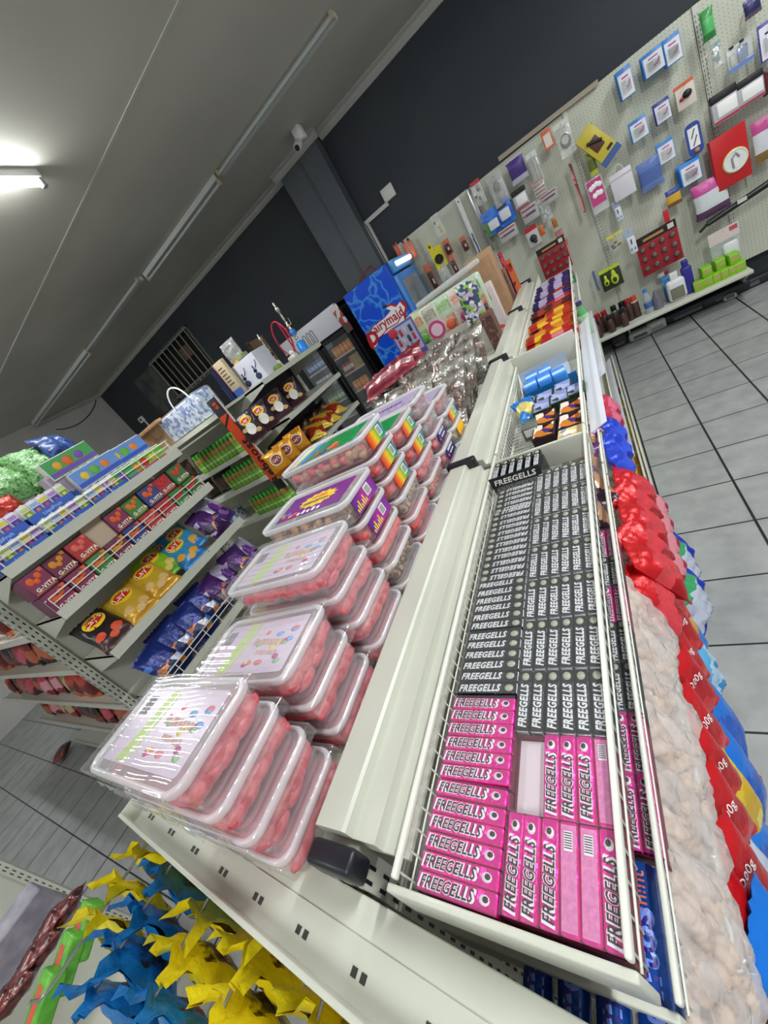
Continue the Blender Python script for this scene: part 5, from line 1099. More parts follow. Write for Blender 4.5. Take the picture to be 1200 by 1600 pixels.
peg((865, 202), (900, 232), 'clear bag with a coil of dark green cable', 'bag', clearpack('d8d8d0', 'coil', ('2f3a2c', '1c1c1c'), 5, 3), )
peg((845, 210), (866, 225), 'small white card with an orange border', 'card', lambda b, w, h: (b.rbox(-w / 2, 0, -h / 2, w / 2, .006, h / 2, .002, 0), b.box(-w * .36, -.001, -h * .38, w * .36, 0, h * .28, 1), [solid('d8683c'), solid('dcd4cc')])[-1])
peg((792, 260), (825, 272), 'purple pack of earphones', 'pack', pouch(['4a2f8c', '3a2470', 'b8b8c8'], seed=15, t=.03)); peg((822, 247), (850, 277), 'clear bag of shiny metal clips', 'bag', clearpack('d8dcd8', 'rods', ('8a8a84', 'b8b8b0'), 6, 4))
peg((735, 290), (760, 312), 'red topped pack with a black gadget, at the top left corner', 'pack', clearpack('b82430', 'lumps', ('2c2c30', '8c8c90'), 6, 5, .3)); peg((760, 282), (797, 312), 'clear blister with a dark oval mouse in it', 'pack', lambda b, w, h: (b.rbox(-w / 2, 0, -h / 2, w / 2, .004, h / 2, .002, 0), b.rbox(-w * .42, -.035, -h * .4, w * .42, 0, h * .32, .02, 1), b.ell((0, -.02, h * .1), (w * .22, .015, h * .16), 2), b.ell((w * .05, -.02, -h * .18), (w * .2, .014, h * .14), 3), b.box(-w / 2, -.002, -h / 2, w / 2, 0, -h * .44, 2), [solid('b4b4b0'), film('e0e4e0', .25), solid('26282c'), solid('9a9a9a', .25)])[-1])
peg((753, 338), (804, 341), 'large bright blue pack with white plastic parts', 'pack', lambda b, w, h: (b.rbox(-w / 2, -.004, -h / 2, w / 2, .006, h / 2, .002, 0), b.rbox(-w * .36, -.03, -h * .34, -w * .02, -.004, h * .06, .01, 1), b.rbox(w * .06, -.03, -h * .28, w * .4, -.004, h * .16, .012, 1), b.rbox(-w * .5, -.012, -h * .5, -w * .36, -.004, h * .1, .004, 2), [printed('bluepack2', ['2a6ad0', '3a82e0', '2458b8'], 25), solid('d8dce0', .3), solid('5a8a4a')])[-1], copies=1)
def label_pack(txt):
    return lambda b, w, h: (b.rbox(-w / 2, -.03, -h / 2, w / 2, .03, h / 2, .004, 0), b.box(-w * .44, -.0312, h * .26, w * .44, -.0302, h * .36, 1), b.box(-w * .3, -.0312, -h * .1, w * .36, -.0302, h * .06, 2), b.ell((-w * .38, -.031, -h * .02), (w * .05, .002, h * .08), 3), [solid('b4b0b0'), solid('a02840'), solid('55505c'), solid('c02a2a')])[-1]
peg((780, 364), (809, 364), 'grey box with a dark red stripe under the bright blue pack', 'box', label_pack('')); peg((815, 330), (843, 335), 'grey box with a dark red stripe in the middle of the board', 'box', label_pack('')); peg((845, 308), (872, 307), 'grey box with a dark red stripe under the striped brushes', 'box', label_pack(''))
peg((800, 304), (827, 316), 'black topped white pack left of the striped brushes', 'pack', P_())
peg((831, 289), (855, 300), 'stack of pink and brown striped brushes on a card', 'pack', clearpack('c88a90', 'bars', ('7a2f34', 'd8b0b0'), 8, 6, .15)); peg((839, 316), (863, 337), 'clear bag of small white hooks', 'bag', clearpack('dcdedc', 'lumps', ('c8ccd0', 'b8bcc4'), 10, 7, .2))
peg((820, 361), (845, 376), 'red headed white card with a black plug', 'carded pack', lambda b, w, h: (b.rbox(-w / 2, 0, -h / 2, w / 2, .005, h / 2, .001, 1), b.box(-w / 2, -.001, h * .26, w / 2, 0, h / 2, 0), b.ell((.0, -.016, -h * .12), (w * .3, .016, h * .2), 2), b.ell((w * .1, -.02, -h * .3), (w * .16, .016, h * .1), 2), [solid('b81c2c'), solid('ccc8c4'), solid('26262a')])[-1], 'carded_pack')
peg((840, 356), (852, 364), 'small orange square pack beside the black plug', 'pack', pouch(['c8703c', 'c06a38', 'b86030'], seed=16, t=.015)); peg((861, 344), (872, 352), 'small amber square pack above the flesh toned ones', 'pack', pouch(['b8763c', 'a86a34', 'b0743c'], seed=17, t=.015))
peg((867, 364), (881, 367), 'flat pinkish brown pads', 'pack', pouch(['a87068', 'b88078', '8a5a50'], seed=18, t=.02)); peg((880, 370), (890, 384), 'flesh toned plastic pieces beside the red tool card', 'pack', pouch(['b89080', 'a87868', 'c8a090'], seed=19, t=.02))
def redcard(seed):
    def f(b, w, h):
        b.rbox(-w / 2, 0, -h / 2, w / 2, .006, h / 2, .001, 0); b.box(-w / 2, -.001, h * .30, w / 2, 0, h / 2, 1); b.box(w * .3, -.002, h * .34, w * .44, -.001, h * .46, 2)
        b.box(-w * .3, -.002, h * .36, w * .2, -.001, h * .42, 4)
        for i in range(4):
            for j in range(3): b.lathe([(w * .075, 0), (w * .07, .02), (w * .04, .026)], 10, 3, T(-w * .36 + i * w * .24, 0, h * .18 - j * h * .25, rx=PI / 2))
        return [solid('a01c28', .35), solid('1a1614'), solid('d0d0cc'), solid('7a7070', .25, metal=.5), solid('b88a4a')]
    return f
peg((840, 395), (892, 412), 'red card of round gadgets behind the purple chocolate bars', 'tool card', redcard(1), 'tool_card', hook=False); peg((995, 379), (1064, 400), 'large red card of round gadgets in the middle of the board', 'tool card', redcard(2), 'tool_card', hook=False)
peg((882, 385), (897, 438), 'yellow and green card edge behind the red tool card', 'card', pouch(['c8a030', 'b87028', '3a8a48'], seed=20, t=.01), y=4.93)
peg((925, 427), (937, 451), 'narrow blue grey strip beside the lime card', 'strip', pouch(['5a6c94', '5a6c94', '5a6c94'], seed=21, t=.01))
peg((948, 373), (975, 379), 'small yellow toy pack', 'pack', clearpack('d8d048', 'lumps', ('c8b82c', '6a5a2c'), 8, 8, .1)); 
plug = lambda b, w, h: (b.box(-w * .4, 0, h * .1, w * .4, .004, h * .5, 1), b.rbox(-w * .34, -.05, -h * .5, w * .4, -.002, h * .18, .012, 0), b.box(-w * .04, -.052, -h * .1, w * .06, -.05, h * .1, 2), b.ell((-w * .12, -.051, -h * .3), (w * .08, .003, h * .06), 3), b.ell((w * .2, -.051, -h * .3), (w * .08, .003, h * .06), 3), [solid('d8dce0', .3), solid('a8b4cc'), BLACK, solid('4aa8d0')])[-1]
peg((973, 365), (997, 389), 'white plug adapter on a pale blue card, beside the yellow toy pack', 'adapter', plug, 'plug_adapter'); peg((955, 320), (975, 339), 'white plug adapter hanging under the white gift bag', 'adapter', plug, 'plug_adapter')
peg((1036, 332), (1047, 344), 'plain red rectangular tag above the large red card', 'tag', lambda b, w, h: (b.rbox(-w / 2, 0, -h / 2, w / 2, .01, h / 2, .002, 0), [solid('c81c24')])[-1])
peg((937, 427), (973, 440), 'lime and black card with two pear shaped blisters', 'carded pack', lambda b, w, h: (b.rbox(-w / 2, 0, -h / 2, w / 2, .006, h / 2, .001, 0), b.box(-w / 2, -.001, h * .34, w / 2, 0, h / 2, 1), [(b.ell((x * w, -.012, -h * .12), (w * s * .17, .014, h * s * .22), 1), b.ell((x * w, -.012, h * .08), (w * s * .1, .012, h * s * .2), 1), b.ell((x * w, -.024, -h * .14), (w * s * .08, .006, h * s * .1), 0)) for x, s in ((-.26, .8), (.14, 1.2))], [solid('2c3020'), solid('b8d42c')])[-1], 'carded_pack')
peg((1107, 371), (1157, 397), 'clear bag with a pink and white header above the green boxes', 'bag', lambda b, w, h: (b.rbox(-w / 2, -.03, -h / 2, w / 2, .01, h * .2, .01, 0), b.box(-w / 2, -.03, h * .16, w / 2, -.02, h / 2, 1), b.rbox(-w * .1, -.05, -h * .35, w * .4, -.03, h * .08, .015, 2), b.box(w * .2, -.031, h * .34, w * .46, -.0302, h * .46, 3), [film('d8e0dc', .35), solid('d8c8c4'), solid('dce0e2'), solid('c05060')])[-1])
# left part above the boxes
org = lambda b, w, h: (b.rbox(-w / 2, -.01, -h / 2, w / 2, .006, h / 2, .004, 0), b.box(-w * .3, -.02, h * .40, w * .3, 0, h * .55, 1), [solid('d4603c', .4), BLACK])[-1]
for i, (tl, br) in enumerate([((614, 384), (629, 400)), ((628, 380), (644, 402)), ((636, 377), (652, 398))]): peg(tl, br, 'orange lighter card at the far left of the board, ' + ['first', 'second', 'third'][i] + ' from the left', 'card', org)
peg((665, 384), (677, 389), 'small yellow diamond tag above the yellow reel card', 'tag', lambda b, w, h: (b.prism([(0, h * .6), (w * .55, 0), (0, -h * .6), (-w * .55, 0)], -.002, .002, 0, T(rx=PI / 2)), b.ell((0, -.004, 0), (w * .2, .004, h * .2), 1), [solid('e0cc1c'), solid('3a2c14')])[-1])
peg((672, 394), (699, 411), 'yellow card with a round black coiled reel', 'carded pack', lambda b, w, h: (b.prism([p[:2] for p in rrect(w, h, .02, 0, 4)], -.004, .004, 0, T(rx=PI / 2)), b.lathe([(w * .36, 0), (w * .36, .02), (w * .26, .024), (w * .24, .01)], 20, 1, T(0, -.003, -h * .06, rx=PI / 2)), b.lathe([(w * .16, 0), (w * .15, .022)], 14, 1, T(0, -.003, -h * .06, rx=PI / 2)), [solid('dcd01c'), solid('1c1a16')])[-1], 'carded_pack')
obr = lambda b, w, h: (b.rbox(-w / 2, 0, -h / 2, w / 2, .006, h / 2, .006, 0), b.rbox(-w * .36, -.02, -h * .42, w * .36, 0, h * .22, .008, 1), b.box(w * .0, -.022, -h * .2, w * .25, -.020, -h * .02, 2), [solid('c86240', .4), solid('3a2a28', .3), solid('c8c4c0')])[-1]
for i, (tl, br) in enumerate([((690, 380), (708, 393)), ((700, 402), (720, 428)), ((662, 418), (688, 451)), ((718, 374), (734, 388))]): peg(tl, br, 'orange card with a dark blister, ' + ['above and right of the yellow reel', 'below and right of the yellow reel', 'lowest, left of the grey pack', 'with a steel ring hanging under it'][i], 'carded pack', obr, 'carded_pack')
peg((683, 420), (709, 440), 'clear greyish pack under the yellow reel', 'pack', clearpack('b4b8b8', 'lumps', ('a8b0b4', '98a0a4'), 6, 9, .3))
one('steel_ring', MB().path([(.035 * math.cos(a), 0, .035 * math.sin(a)) for a in [2 * PI * k / 20 for k in range(20)]], .003, 5, 0, None, True).mesh('steel_ring', [CHROME]), 'thin steel ring hanging below the orange card', 'ring', (PY(733, 392, PKY).x, PKY, PY(733, 392, PKY).z))
peg((737, 367), (750, 392), 'dark blue tag beside the white roller strip', 'tag', pouch(['2f4a90', '24386c', '2f4a90'], seed=23, t=.015))
peg((673, 342), (696, 362), 'gold key charm on a clear card', 'charm', clearpack('c8ccc4', 'lumps', ('c8b040', '6a5a30'), 3, 10, .15))
for i, (tl, br) in enumerate([((712, 312), (752, 385)), ((722, 306), (762, 378))]):
    p0, p1 = PY(*tl, 4.9), PY(*br, 4.9)
    one('roller_strip', MB().rbox(-.022, -.01, -.30, .022, .01, .30, .004, i).lathe([(.008, 0), (.008, .004)], 8, 2, T(0, -.010, .26, rx=PI / 2)).lathe([(.008, 0), (.008, .004)], 8, 2, T(0, -.010, -.1, rx=PI / 2)).mesh('roller_strip', [solid('dcdcd8', .3), mat('aluminium', S('a8acac'), .25, .7), solid('5a5a58')]), ['white', 'aluminium'][i] + ' long hanging rail strip beside the bright blue pack', 'strip', (p0.x + .035 + .06 * i - .03, 4.93, rel(.10)), (0, .02, 0))
# things on the low wall shelf
WSZ = .2405
def onshelf(px, py, y=4.8): return PY(px, py, y).x
def spray(c, cap, s=1.0, h=.2): return MB().lathe([(.028 * s, 0), (.03 * s, .004), (.03 * s, h * .72), (.022 * s, h * .78)], 12, [0, 2, 0]).lathe([(.022 * s, h * .78), (.024 * s, h * .80), (.022 * s, h)], 12, 1).mesh('spray_can', [solid(c, .3), solid(cap, .35), solid('4a3430', .3)])
sprays = [(925, 500, '1a1618', 'b01c24'), (934, 496, '1c181c', 'b0202a'), (944, 492, '241c1e', 'a81c24'), (960, 488, '1c8050', '181818'), (972, 480, '1a1818', '141414'), (980, 474, '201c1e', 'a8242c'), (990, 470, 'c8b0a8', 'd84a2c')]
cnm = ['black can with red cap, leftmost', 'black can with red cap, second from the left', 'black can with red cap, third from the left', 'green can with black cap', 'black can with black cap', 'black can with dark red cap', 'pinkish can with orange cap']
for (a, c_, b1, b2), l in zip(sprays, cnm): one('spray_can', spray(b1, b2, 1.1, .21), l + ' on the low wall shelf', 'spray can', (onshelf(a, c_, 4.80), 4.80, WSZ), group='cans on the low wall shelf')
for i in range(3): one('spray_can', spray('2a2024', '1c1c20', 1.05, .17), 'short dark can in the front row of the low wall shelf, ' + ['first', 'second', 'third'][i] + ' from the left', 'spray can', (onshelf(933 + i * 20, 512 - i * 10, 4.70), 4.70, WSZ), group='cans on the low wall shelf')
one('water_bottle', MB().lathe([(.034, 0), (.036, .006), (.034, .05), (.037, .1), (.036, .15), (.014, .19), (.014, .2)], 14, [0, 0, 1, 0, 0, 0]).lathe([(.017, .2), (.017, .225)], 12, 2).mesh('water_bottle', [mat('clear_bottle', S('c8d8e0'), .1, alpha=.35), solid('4a6ab0', .4), solid('2f86d8', .3)]), 'clear water bottle with blue cap and label on the low wall shelf', 'bottle', (onshelf(1012, 472, 4.76), 4.76, WSZ))
one('bottle', MB().lathe([(.04, 0), (.04, .1), (.02, .15), (.014, .17)], 12, 0).mesh('bottle', [mat('grey_bottle', S('70707a'), .3)]), 'dull grey bottle beside the clear water bottle', 'bottle', (onshelf(1026, 466, 4.76), 4.76, WSZ))
one('spray_bottle', MB().rbox(-.045, -.03, 0, .045, .03, .16, .015, 0).rbox(-.02, -.018, .15, .02, .018, .19, .006, 1).rbox(-.045, -.016, .18, .05, .016, .215, .006, 1).mesh('spray_bottle', [mat('blue_liquid', S('3f78b8'), .2), solid('2f8ae0', .3)]), 'blue trigger spray bottle behind the white one', 'spray bottle', (onshelf(1046, 452, 4.85), 4.85, WSZ))
one('jug_bottle', MB().rbox(-.07, -.04, 0, .07, .04, .19, .03, 0, None, 4).rbox(-.03, -.022, .17, .03, .022, .25, .01, 0, None, 3).rbox(-.05, -.0425, .02, .05, -.039, .12, .006, 1).mesh('jug_bottle', [solid('e4e4e6', .3), solid('7a7a68', .4)]), 'white cleaning bottle with a grey green label', 'bottle', (onshelf(1059, 460, 4.76), 4.76, WSZ))
one('tall_bottle', MB().rbox(-.038, -.03, 0, .038, .03, .24, .012, 0).rbox(-.024, -.02, .22, .024, .02, .30, .01, 0).mesh('tall_bottle', [solid('2c2a88', .3)]), 'tall indigo bottle left of the green boxes', 'bottle', (onshelf(1077, 445, 4.78), 4.78, WSZ))
gbx = MB().rbox(-.035, -.05, 0, .035, .05, .085, .002, 0).box(-.02, -.0505, .03, .02, -.05, .06, 1).box(-.034, -.0502, .07, .034, -.0500, .075, 2).mesh('green_box', [solid('86c020', .4), solid('b8a070', .4), solid('b8e070', .4)])
k = 0
for lay, (n, xs) in enumerate([(6, 1086), (3, 1098)]):
    for i in range(n):
        px_k = [1090, 1104, 1117, 1130, 1142, 1153][i] if lay == 0 else [1104, 1126, 1146][i]
        one('green_box', gbx, 'small lime green box on the low wall shelf, %s layer, %s from the left' % (['bottom', 'upper'][lay], ['first', 'second', 'third', 'fourth', 'fifth', 'sixth'][i]), 'box', (onshelf(px_k, 440 - (px_k - 1090) * .5, 4.76), 4.76 + .03 * (i % 2) * lay, WSZ + lay * .0855), (0, 0, rnd.uniform(-.15, .15)), 'lime green boxes on the low wall shelf')
one('chrome_coil', MB().ell((0, 0, .03), (.05, .03, .03), 0).ell((.03, -.02, .04), (.02, .02, .02), 1).mesh('small_toy', [solid('c8ccd0', .3), solid('b02030', .4)]), 'small white and red toy hanging above the blue spray bottle', 'toy', (onshelf(1036, 431, 4.9), 4.93, PY(1036, 431, 4.93).z - .02))
# clutter on the floor under the wall shelf
for i, (q, c, s, l) in enumerate([((1000, 522), 'c4c8c0', (.10, .06, .05), 'white block on the floor under the wall shelf, left of two'), ((1026, 510), 'd0d2cc', (.08, .05, .06), 'white block on the floor under the wall shelf, right of two'), ((1090, 475), '1c1e24', (.36, .05, .06), 'long black case on the floor under the wall shelf'), ((1145, 452), '24262c', (.26, .05, .05), 'short black case on the floor at the right end of the wall shelf'), ((1140, 463), 'b0b4b4', (.05, .03, .03), 'small grey object against the black cases'), ((968, 535), '2a2620', (.07, .06, .08), 'dark round object on the floor near the gondola end')]):
    p = PZ(*q, .03); y_ = min(p.y, 4.93)
    one('floor_item', MB().rbox(-s[0], -s[1], 0, s[0], s[1], s[2] * 1.6, .02, 0).box(-s[0] * .6, -s[1] - .001, .02, s[0] * .6, -s[1], .05, 1).mesh('floor_item', [solid(c, .4), solid('5a5c64' if c != 'd0d2cc' else 'a0a4a0', .4)]), l, 'clutter', (p.x, y_, 0), (0, 0, rnd.uniform(-.05, .08)))
one('floor_scrap', MB().ell((0, 0, .006), (.03, .018, .008), 0).mesh('floor_scrap', [solid('a85a58', .6)]), 'crumpled pinkish red scrap on the floor of the right aisle', 'litter', PZ(1177, 1222, .0), (0, 0, .6))

# ------------------------------------------------------------------ hanging sweet bags on the end unit prongs
def peel_bag(c1, c2, seed):
    """printed sweet bag hung by its wide notched header, header corners flopping forward"""
    b = MB(); r = random.Random(seed); W = .105; Hh = .17; nx, nz = 12, 16; sv = Vector((seed * 2.1, 0, 0))
    for s in (-1, 1):
        vs = []; fs = []; mm = []
        for j in range(nz + 1):
            v = j / nz; z = -v * Hh
            for i in range(nx + 1):
                u = -1 + 2 * i / nx; a = (1 - abs(u) ** 2.4) ** .6 if abs(u) < 1 else 0
                c = math.sin(min(1, max(0, (v - .16) / .84)) * PI) ** .7 if v > .16 else 0
                wv = W / 2 * (1 - .28 * math.exp(-((v - .13) / .07) ** 2))
                x = u * wv; y = s * (.019 * a * c + .0006) + .007 * noise.noise(Vector((x * 40, z * 40, s * 3)) + sv)
                if v < .14: y += -.030 * abs(u) ** 1.3 * (1 - v / .14) * (1 if s else 1) + .012 * math.sin(u * 7 + seed) * (1 - v / .14); z2 = z + .012 * abs(u) * (1 - v / .14)
                else: z2 = z
                if j == 0: z2 += .005 * (1 if i % 2 else -1)
                vs.append((x, y, z2 + .02))
        for j in range(nz):
            for i in range(nx):
                q = j * (nx + 1) + i; f = (q, q + 1, q + nx + 2, q + nx + 1); fs.append(f if s == 1 else f[::-1])
                v = (j + .5) / nz; u = -1 + (2 * i + 1) / nx; mm.append(1 if (.34 < v < .72 and abs(u - .2 * math.sin(v * 9)) < .55) else 0)
        b.add(vs, fs, mm, None, True)
    return b.mesh('sweet_bag', [mat('peel_' + c1, S(c1), .35, bump=.5, bscale=45), mat('peelp_' + c2, S(c2), .4, col2=(S('3a2410'), S(c1)), cscale=45, bump=.4, bscale=45)])
YM = [peel_bag('ecd81c', c, s) for c, s in (('8a3a1c', 1), ('b8a020', 2), ('a8281c', 3), ('6a7a20', 4))]
BMs = [peel_bag('1478c0', c, s) for c, s in (('5a9a8a', 5), ('0f5aa0', 6), ('c83a3a', 7))]
# per prong: colours from the root to the tip
prong = [['y', 'y', 'y', 'y'], ['y', 'b', 'b', 'b', 'b'], ['b', 'y', 'y', 'b'], ['y', 'y', 'y', 'y', 'y'], ['y', 'y', 'y', 'y'], ['y', 'y', 'y']]
mxE = Matrix.Translation((-1.065, .022, 0)) @ Matrix.Rotation(ER, 4, 'Z')
for i, seq in enumerate(prong):
    for k, c in enumerate(seq):
        ms = YM if c == 'y' else BMs; L = Vector((HOOKX[i], .02 - .05 * k, EZ - .075)); P = mxE @ L
        one('sweet_bag', ms[(i + k) % len(ms)], '%s sweet bag on the %s prong from the aisle end, %s from its root' % ('yellow' if c == 'y' else 'blue', ['first', 'second', 'third', 'fourth', 'fifth', 'sixth'][i], ['first', 'second', 'third', 'fourth', 'fifth'][k]), 'sweet bag', P, (rnd.uniform(-.25, .1), rnd.uniform(-.10, .10), ER + rnd.uniform(-.35, .35)), 'sweet bags hanging on the end unit')
# lower prong items: brown sleeves and green packs at the lower left corner
t = obj('prong_hook', HM, e, (.02, .045, EZ - .33))
GP = MB().rbox(-.032, -.022, -.06, .032, .022, .06, .008, 0).box(-.012, -.0225, -.035, .014, -.0218, .035, 1).path([(-.033, 0, -.03), (-.034, 0, .03)], .004, 5, 2).mesh('green_pack', [mat('green_pack', S('6ab83c'), .35, col2=S('4a9a2c'), cscale=30, bump=.3, bscale=50), solid('d8584a', .4), solid('1c3a14')])
BRP = bag(.15, .10, .05, [mat('date_brown', S('4a1c1e'), .22, col2=(S('7a3834'), S('2c1214')), cscale=25, bump=.5, bscale=40)], None, 61, crumple=1.2)
for i, q in enumerate([(133, 1452), (104, 1502), (70, 1566)]):
    p = PZ(*q, rel(-.86)); one('green_pack', GP, 'green pack with a red stripe at the lower left corner, ' + ['farthest', 'middle', 'nearest'][i] + ' of three', 'pack', p, (-1.15, 0, .05), 'green packs at the lower left corner')
for i, q in enumerate([(92, 1432), (60, 1490), (18, 1555)]):
    p = PZ(*q, rel(-.84)); one('brown_pack', BRP, 'clear pack of glossy dark brown sweets, ' + ['farthest', 'middle', 'nearest'][i] + ' of three at the lower left', 'pack', p, (1.2, 0, 1.2), 'brown sweet packs at the lower left corner')
one('paper_bag', MB().rbox(-.03, -.12, -.1, .03, .12, .1, .006).mesh('paper_bag', [mat('paper_lilac', S('a8a4ac'), .5, col2=S('8a8694'), cscale=20)]), 'greyish lilac paper sleeve behind the brown packs at the lower left', 'sleeve', PZ(32, 1475, rel(-.86)), (0, .35, .0))

# ------------------------------------------------------------------ right hand shelves: goods beyond the candy rolls
def bar_mesh(c1, c2, c3, L=.15, W=.034, Hh=.02, seed=0):
    b = MB(); r = random.Random(seed); n = 12; rings = []
    for i in range(n + 1):
        u = i / n; x = -L / 2 + L * u; e_ = min(1, min(u, 1 - u) / .1); hw = W / 2; hh = Hh / 2 * (.12 + .88 * e_)
        rings.append([(x, hw * (1 if e_ > .5 else 1.05) * math.cos(a) if abs(math.cos(a)) > .2 else hw * math.cos(a), Hh / 2 + hh * math.sin(a)) for a in [2 * PI * j / 10 for j in range(10)]])
    mi = [1] + [0] * 3 + [2] * 4 + [0] * 3 + [1]
    b.loft(rings, mi, None, True); return b.mesh('snack_bar', [foil(c1, .3, .3, .4, 50), foil(c3, .3, .3, .4, 50), foil(c2, .3, .2, .3, 50)])
bars = {'rw': bar_mesh('b81c24', 'd8dccc', 'a01820'), 'red': bar_mesh('c0202c', 'e0788a', 'b01c28'), 'ry': bar_mesh('b8281c', 'e8b82c', 'c87a1c'), 'org': bar_mesh('b8401c', 'd8882c', 'a82c1c'), 'pur': bar_mesh('3a2460', 'b8a8c8', '2c1c4a'), 'brn': bar_mesh('5a241c', 'a83c2c', '3a1a1c')}
bn = {'rw': 'red bar with a white and green band', 'red': 'red and pink bar', 'ry': 'red and yellow bar', 'org': 'orange and red bar', 'pur': 'purple and silver bar', 'brn': 'brown and red bar'}
seqb = ['rw', 'rw', 'red', 'red', 'ry', 'org', 'ry', 'ry', 'org', 'ry', 'brn', 'brn', 'red', 'pur', 'pur', 'brn', 'pur', 'pur', 'pur', 'pur', 'pur', 'pur']
cnt = {}
for i, c in enumerate(seqb):
    y = 1.70 + i * .075
    for col, x in enumerate((-.19, -.27) if i > 3 else (-.185,)):
        for lay in range(2 if i > 1 else 1):
            if col == 1 and lay == 1 and i % 3 == 0: continue
            one('snack_bar', bars[c], bn[c] + ' in the far part of the top basket', 'snack bar', (x + rnd.uniform(-.008, .008), y + rnd.uniform(-.01, .01), rel(-.530) + .021 * lay + col * .0), (rnd.uniform(-.15, .15), 0, rnd.uniform(-.12, .12)), bn[c] + 's in the far part of the top basket', scale=(1.0, 1.5, 1.1 + .3 * (i > 12)))
# middle part of the top basket
def bx(w, d, h, c, face=None, c2=None, extra=None, nm='snack_box'):
    b = MB().rbox(-w / 2, -d / 2, 0, w / 2, d / 2, h, .0015, 0)
    if face: b.box(-w / 2 + .004, -d / 2 + .004, h - .0002, w / 2 - .004, d / 2 - .004, h + .0004, 1)
    if extra: extra(b)
    return b.mesh(nm, [solid(c, .4), face or solid(c, .4), solid(c2 or 'f0f0ea', .4), solid('2a2a5c', .4)])
crm = bx(.062, .045, .035, 'd8c08c', printed('cream_print', ['dcc890', 'f0e8d0', '8a8ab0', 'dcc890'], 70))
for i, (x, y, z) in enumerate([(-.218, .955, -.530), (-.150, .950, -.530), (-.150, 1.00, -.530)]): one('biscuit_pack', crm, 'cream and blue biscuit pack just past the divider, ' + ['left one', 'right one near the divider', 'right one farther'][i], 'biscuits', (x, y, rel(z)), (0, 0, rnd.uniform(-.05, .05)), 'cream biscuit packs')
chb = bx(.062, .075, .03, '2c1820', printed('choc_print', ['2c1820', '4a2a78', 'e8dcd0', 'c87a2c', '2c1820'], 45)); grb = bx(.055, .07, .036, '1f3a1c', printed('lilac_print', ['8a90c0', 'a8b0d8', '3a4a3a', '8a90c0'], 55))
for i, (x, y) in enumerate([(-.222, 1.075), (-.152, 1.08), (-.220, 1.155), (-.150, 1.165)]): one('chocolate_pack', chb, 'dark chocolate pack with purple and white print, ' + ['front left', 'front right', 'back left', 'back right', 'by the wires'][i], 'chocolate', (x, y, rel(-.530)), (.05, 0, rnd.uniform(-.08, .08)), 'dark chocolate packs in the top basket')
for i, (x, y) in enumerate([(-.232, 1.235), (-.180, 1.25), (-.134, 1.26), (-.225, 1.30), (-.17, 1.32)]): one('chocolate_pack', grb, 'green edged pack with a lilac label, ' + ['front left', 'front middle', 'front right', 'back left', 'back right'][i], 'chocolate', (x, y, rel(-.530)), (.05, 0, rnd.uniform(-.06, .06)), 'green edged packs in the top basket')
one('price_box', MB().rbox(-.022, -.02, 0, .022, .02, .04, .002, 0).box(-.015, -.0205, .012, .02, -.02, .035, 1).mesh('price_box', [solid('6a7068', .4), WHITE]), 'small grey box with a white sticker near the basket wires', 'box', (-.262, 1.115, rel(-.528)))
b = MB().rbox(-.10, 0, 0, .07, .22, .012, .002, 0).box(-.10, -.002, 0, .07, 0, .042, 1).box(-.10, .22, 0, .07, .222, .05, 0).box(-.102, 0, 0, -.10, .22, .05, 2).text('Oreo', .026, T(-.06, -.0032, .021, rx=PI / 2), 2, .03)
t = thing('biscuit_display_box', 'open blue display box with small blue biscuit packs in the top basket', 'display box', (-.195, 1.375, rel(-.530)), (0, 0, .15)); obj('carton', b.mesh('carton', [solid('a8b4c4', .4), solid('1466b0', .35), WHITE]), t)
op = MB().rbox(-.022, -.035, 0, .022, .035, .045, .004, 0).box(-.02, -.025, .0448, .02, .0, .0455, 1).mesh('biscuit_pack', [solid('3a8ae0', .3), solid('b8d4f4', .4)])
for i in range(5): one('biscuit_pack', op, 'light blue biscuit pack inside the blue display box, ' + (['first', 'second', 'third'][i] + ' of the front row' if i < 3 else ['left', 'right'][i - 3] + ' of the back row'), 'biscuits', (-.27 + (i % 3) * .047, 1.41 + .075 * (i // 3), rel(-.517)), (0, 0, .15), 'light blue biscuit packs')
one('snack_packet', plain_bag('bluey', ['2f7ac8', 'd8c878', '3a8ad0'], 71, .07, .09, .03), 'crumpled blue and yellow packet by the basket wires beside the display box', 'packet', (-.285, 1.27, rel(-.50)), (-1.1, 0, .4))
one('price_sign', MB().rbox(-.001, -.48, -.022, .001, .48, .022, .0004).mesh('price_sign', [solid('d4d8e0', .4)]), 'long white price board clipped along the basket edge', 'price board', (-.086, 1.45, rel(-.497)), (0, 1.15, 0))
one('price_sign', MB().rbox(-.001, -.45, -.017, .001, .45, .017, .0004).mesh('price_sign', [solid('ccd2dc', .4)]), 'white price board clipped along the second shelf beyond the first board', 'price board', (-.074, 2.0, rel(-.605)), (0, 1.1, 0))
one('price_sign', MB().rbox(-.001, -.55, -.014, .001, .55, .014, .0004).mesh('price_sign', [solid('c4c8d8', .4)]), 'pale lilac price strip along the third shelf', 'price board', (-.068, 2.05, rel(-.94)), (0, 1.0, 0))
p = PX(903, 502, -.085); one('bottle', MB().lathe([(.02, 0), (.022, .004), (.022, .09), (.010, .12), (.010, .13)], 12, [0, 1, 0, 0]).lathe([(.012, .13), (.012, .145)], 10, 2).mesh('bottle', [mat('green_clear', S('5aa868'), .2), solid('a8c8a0'), solid('3a2a6c')]), 'small green bottle with dark purple cap standing at the shelf edge', 'bottle', (-.085, 2.02, rel(-.58)))
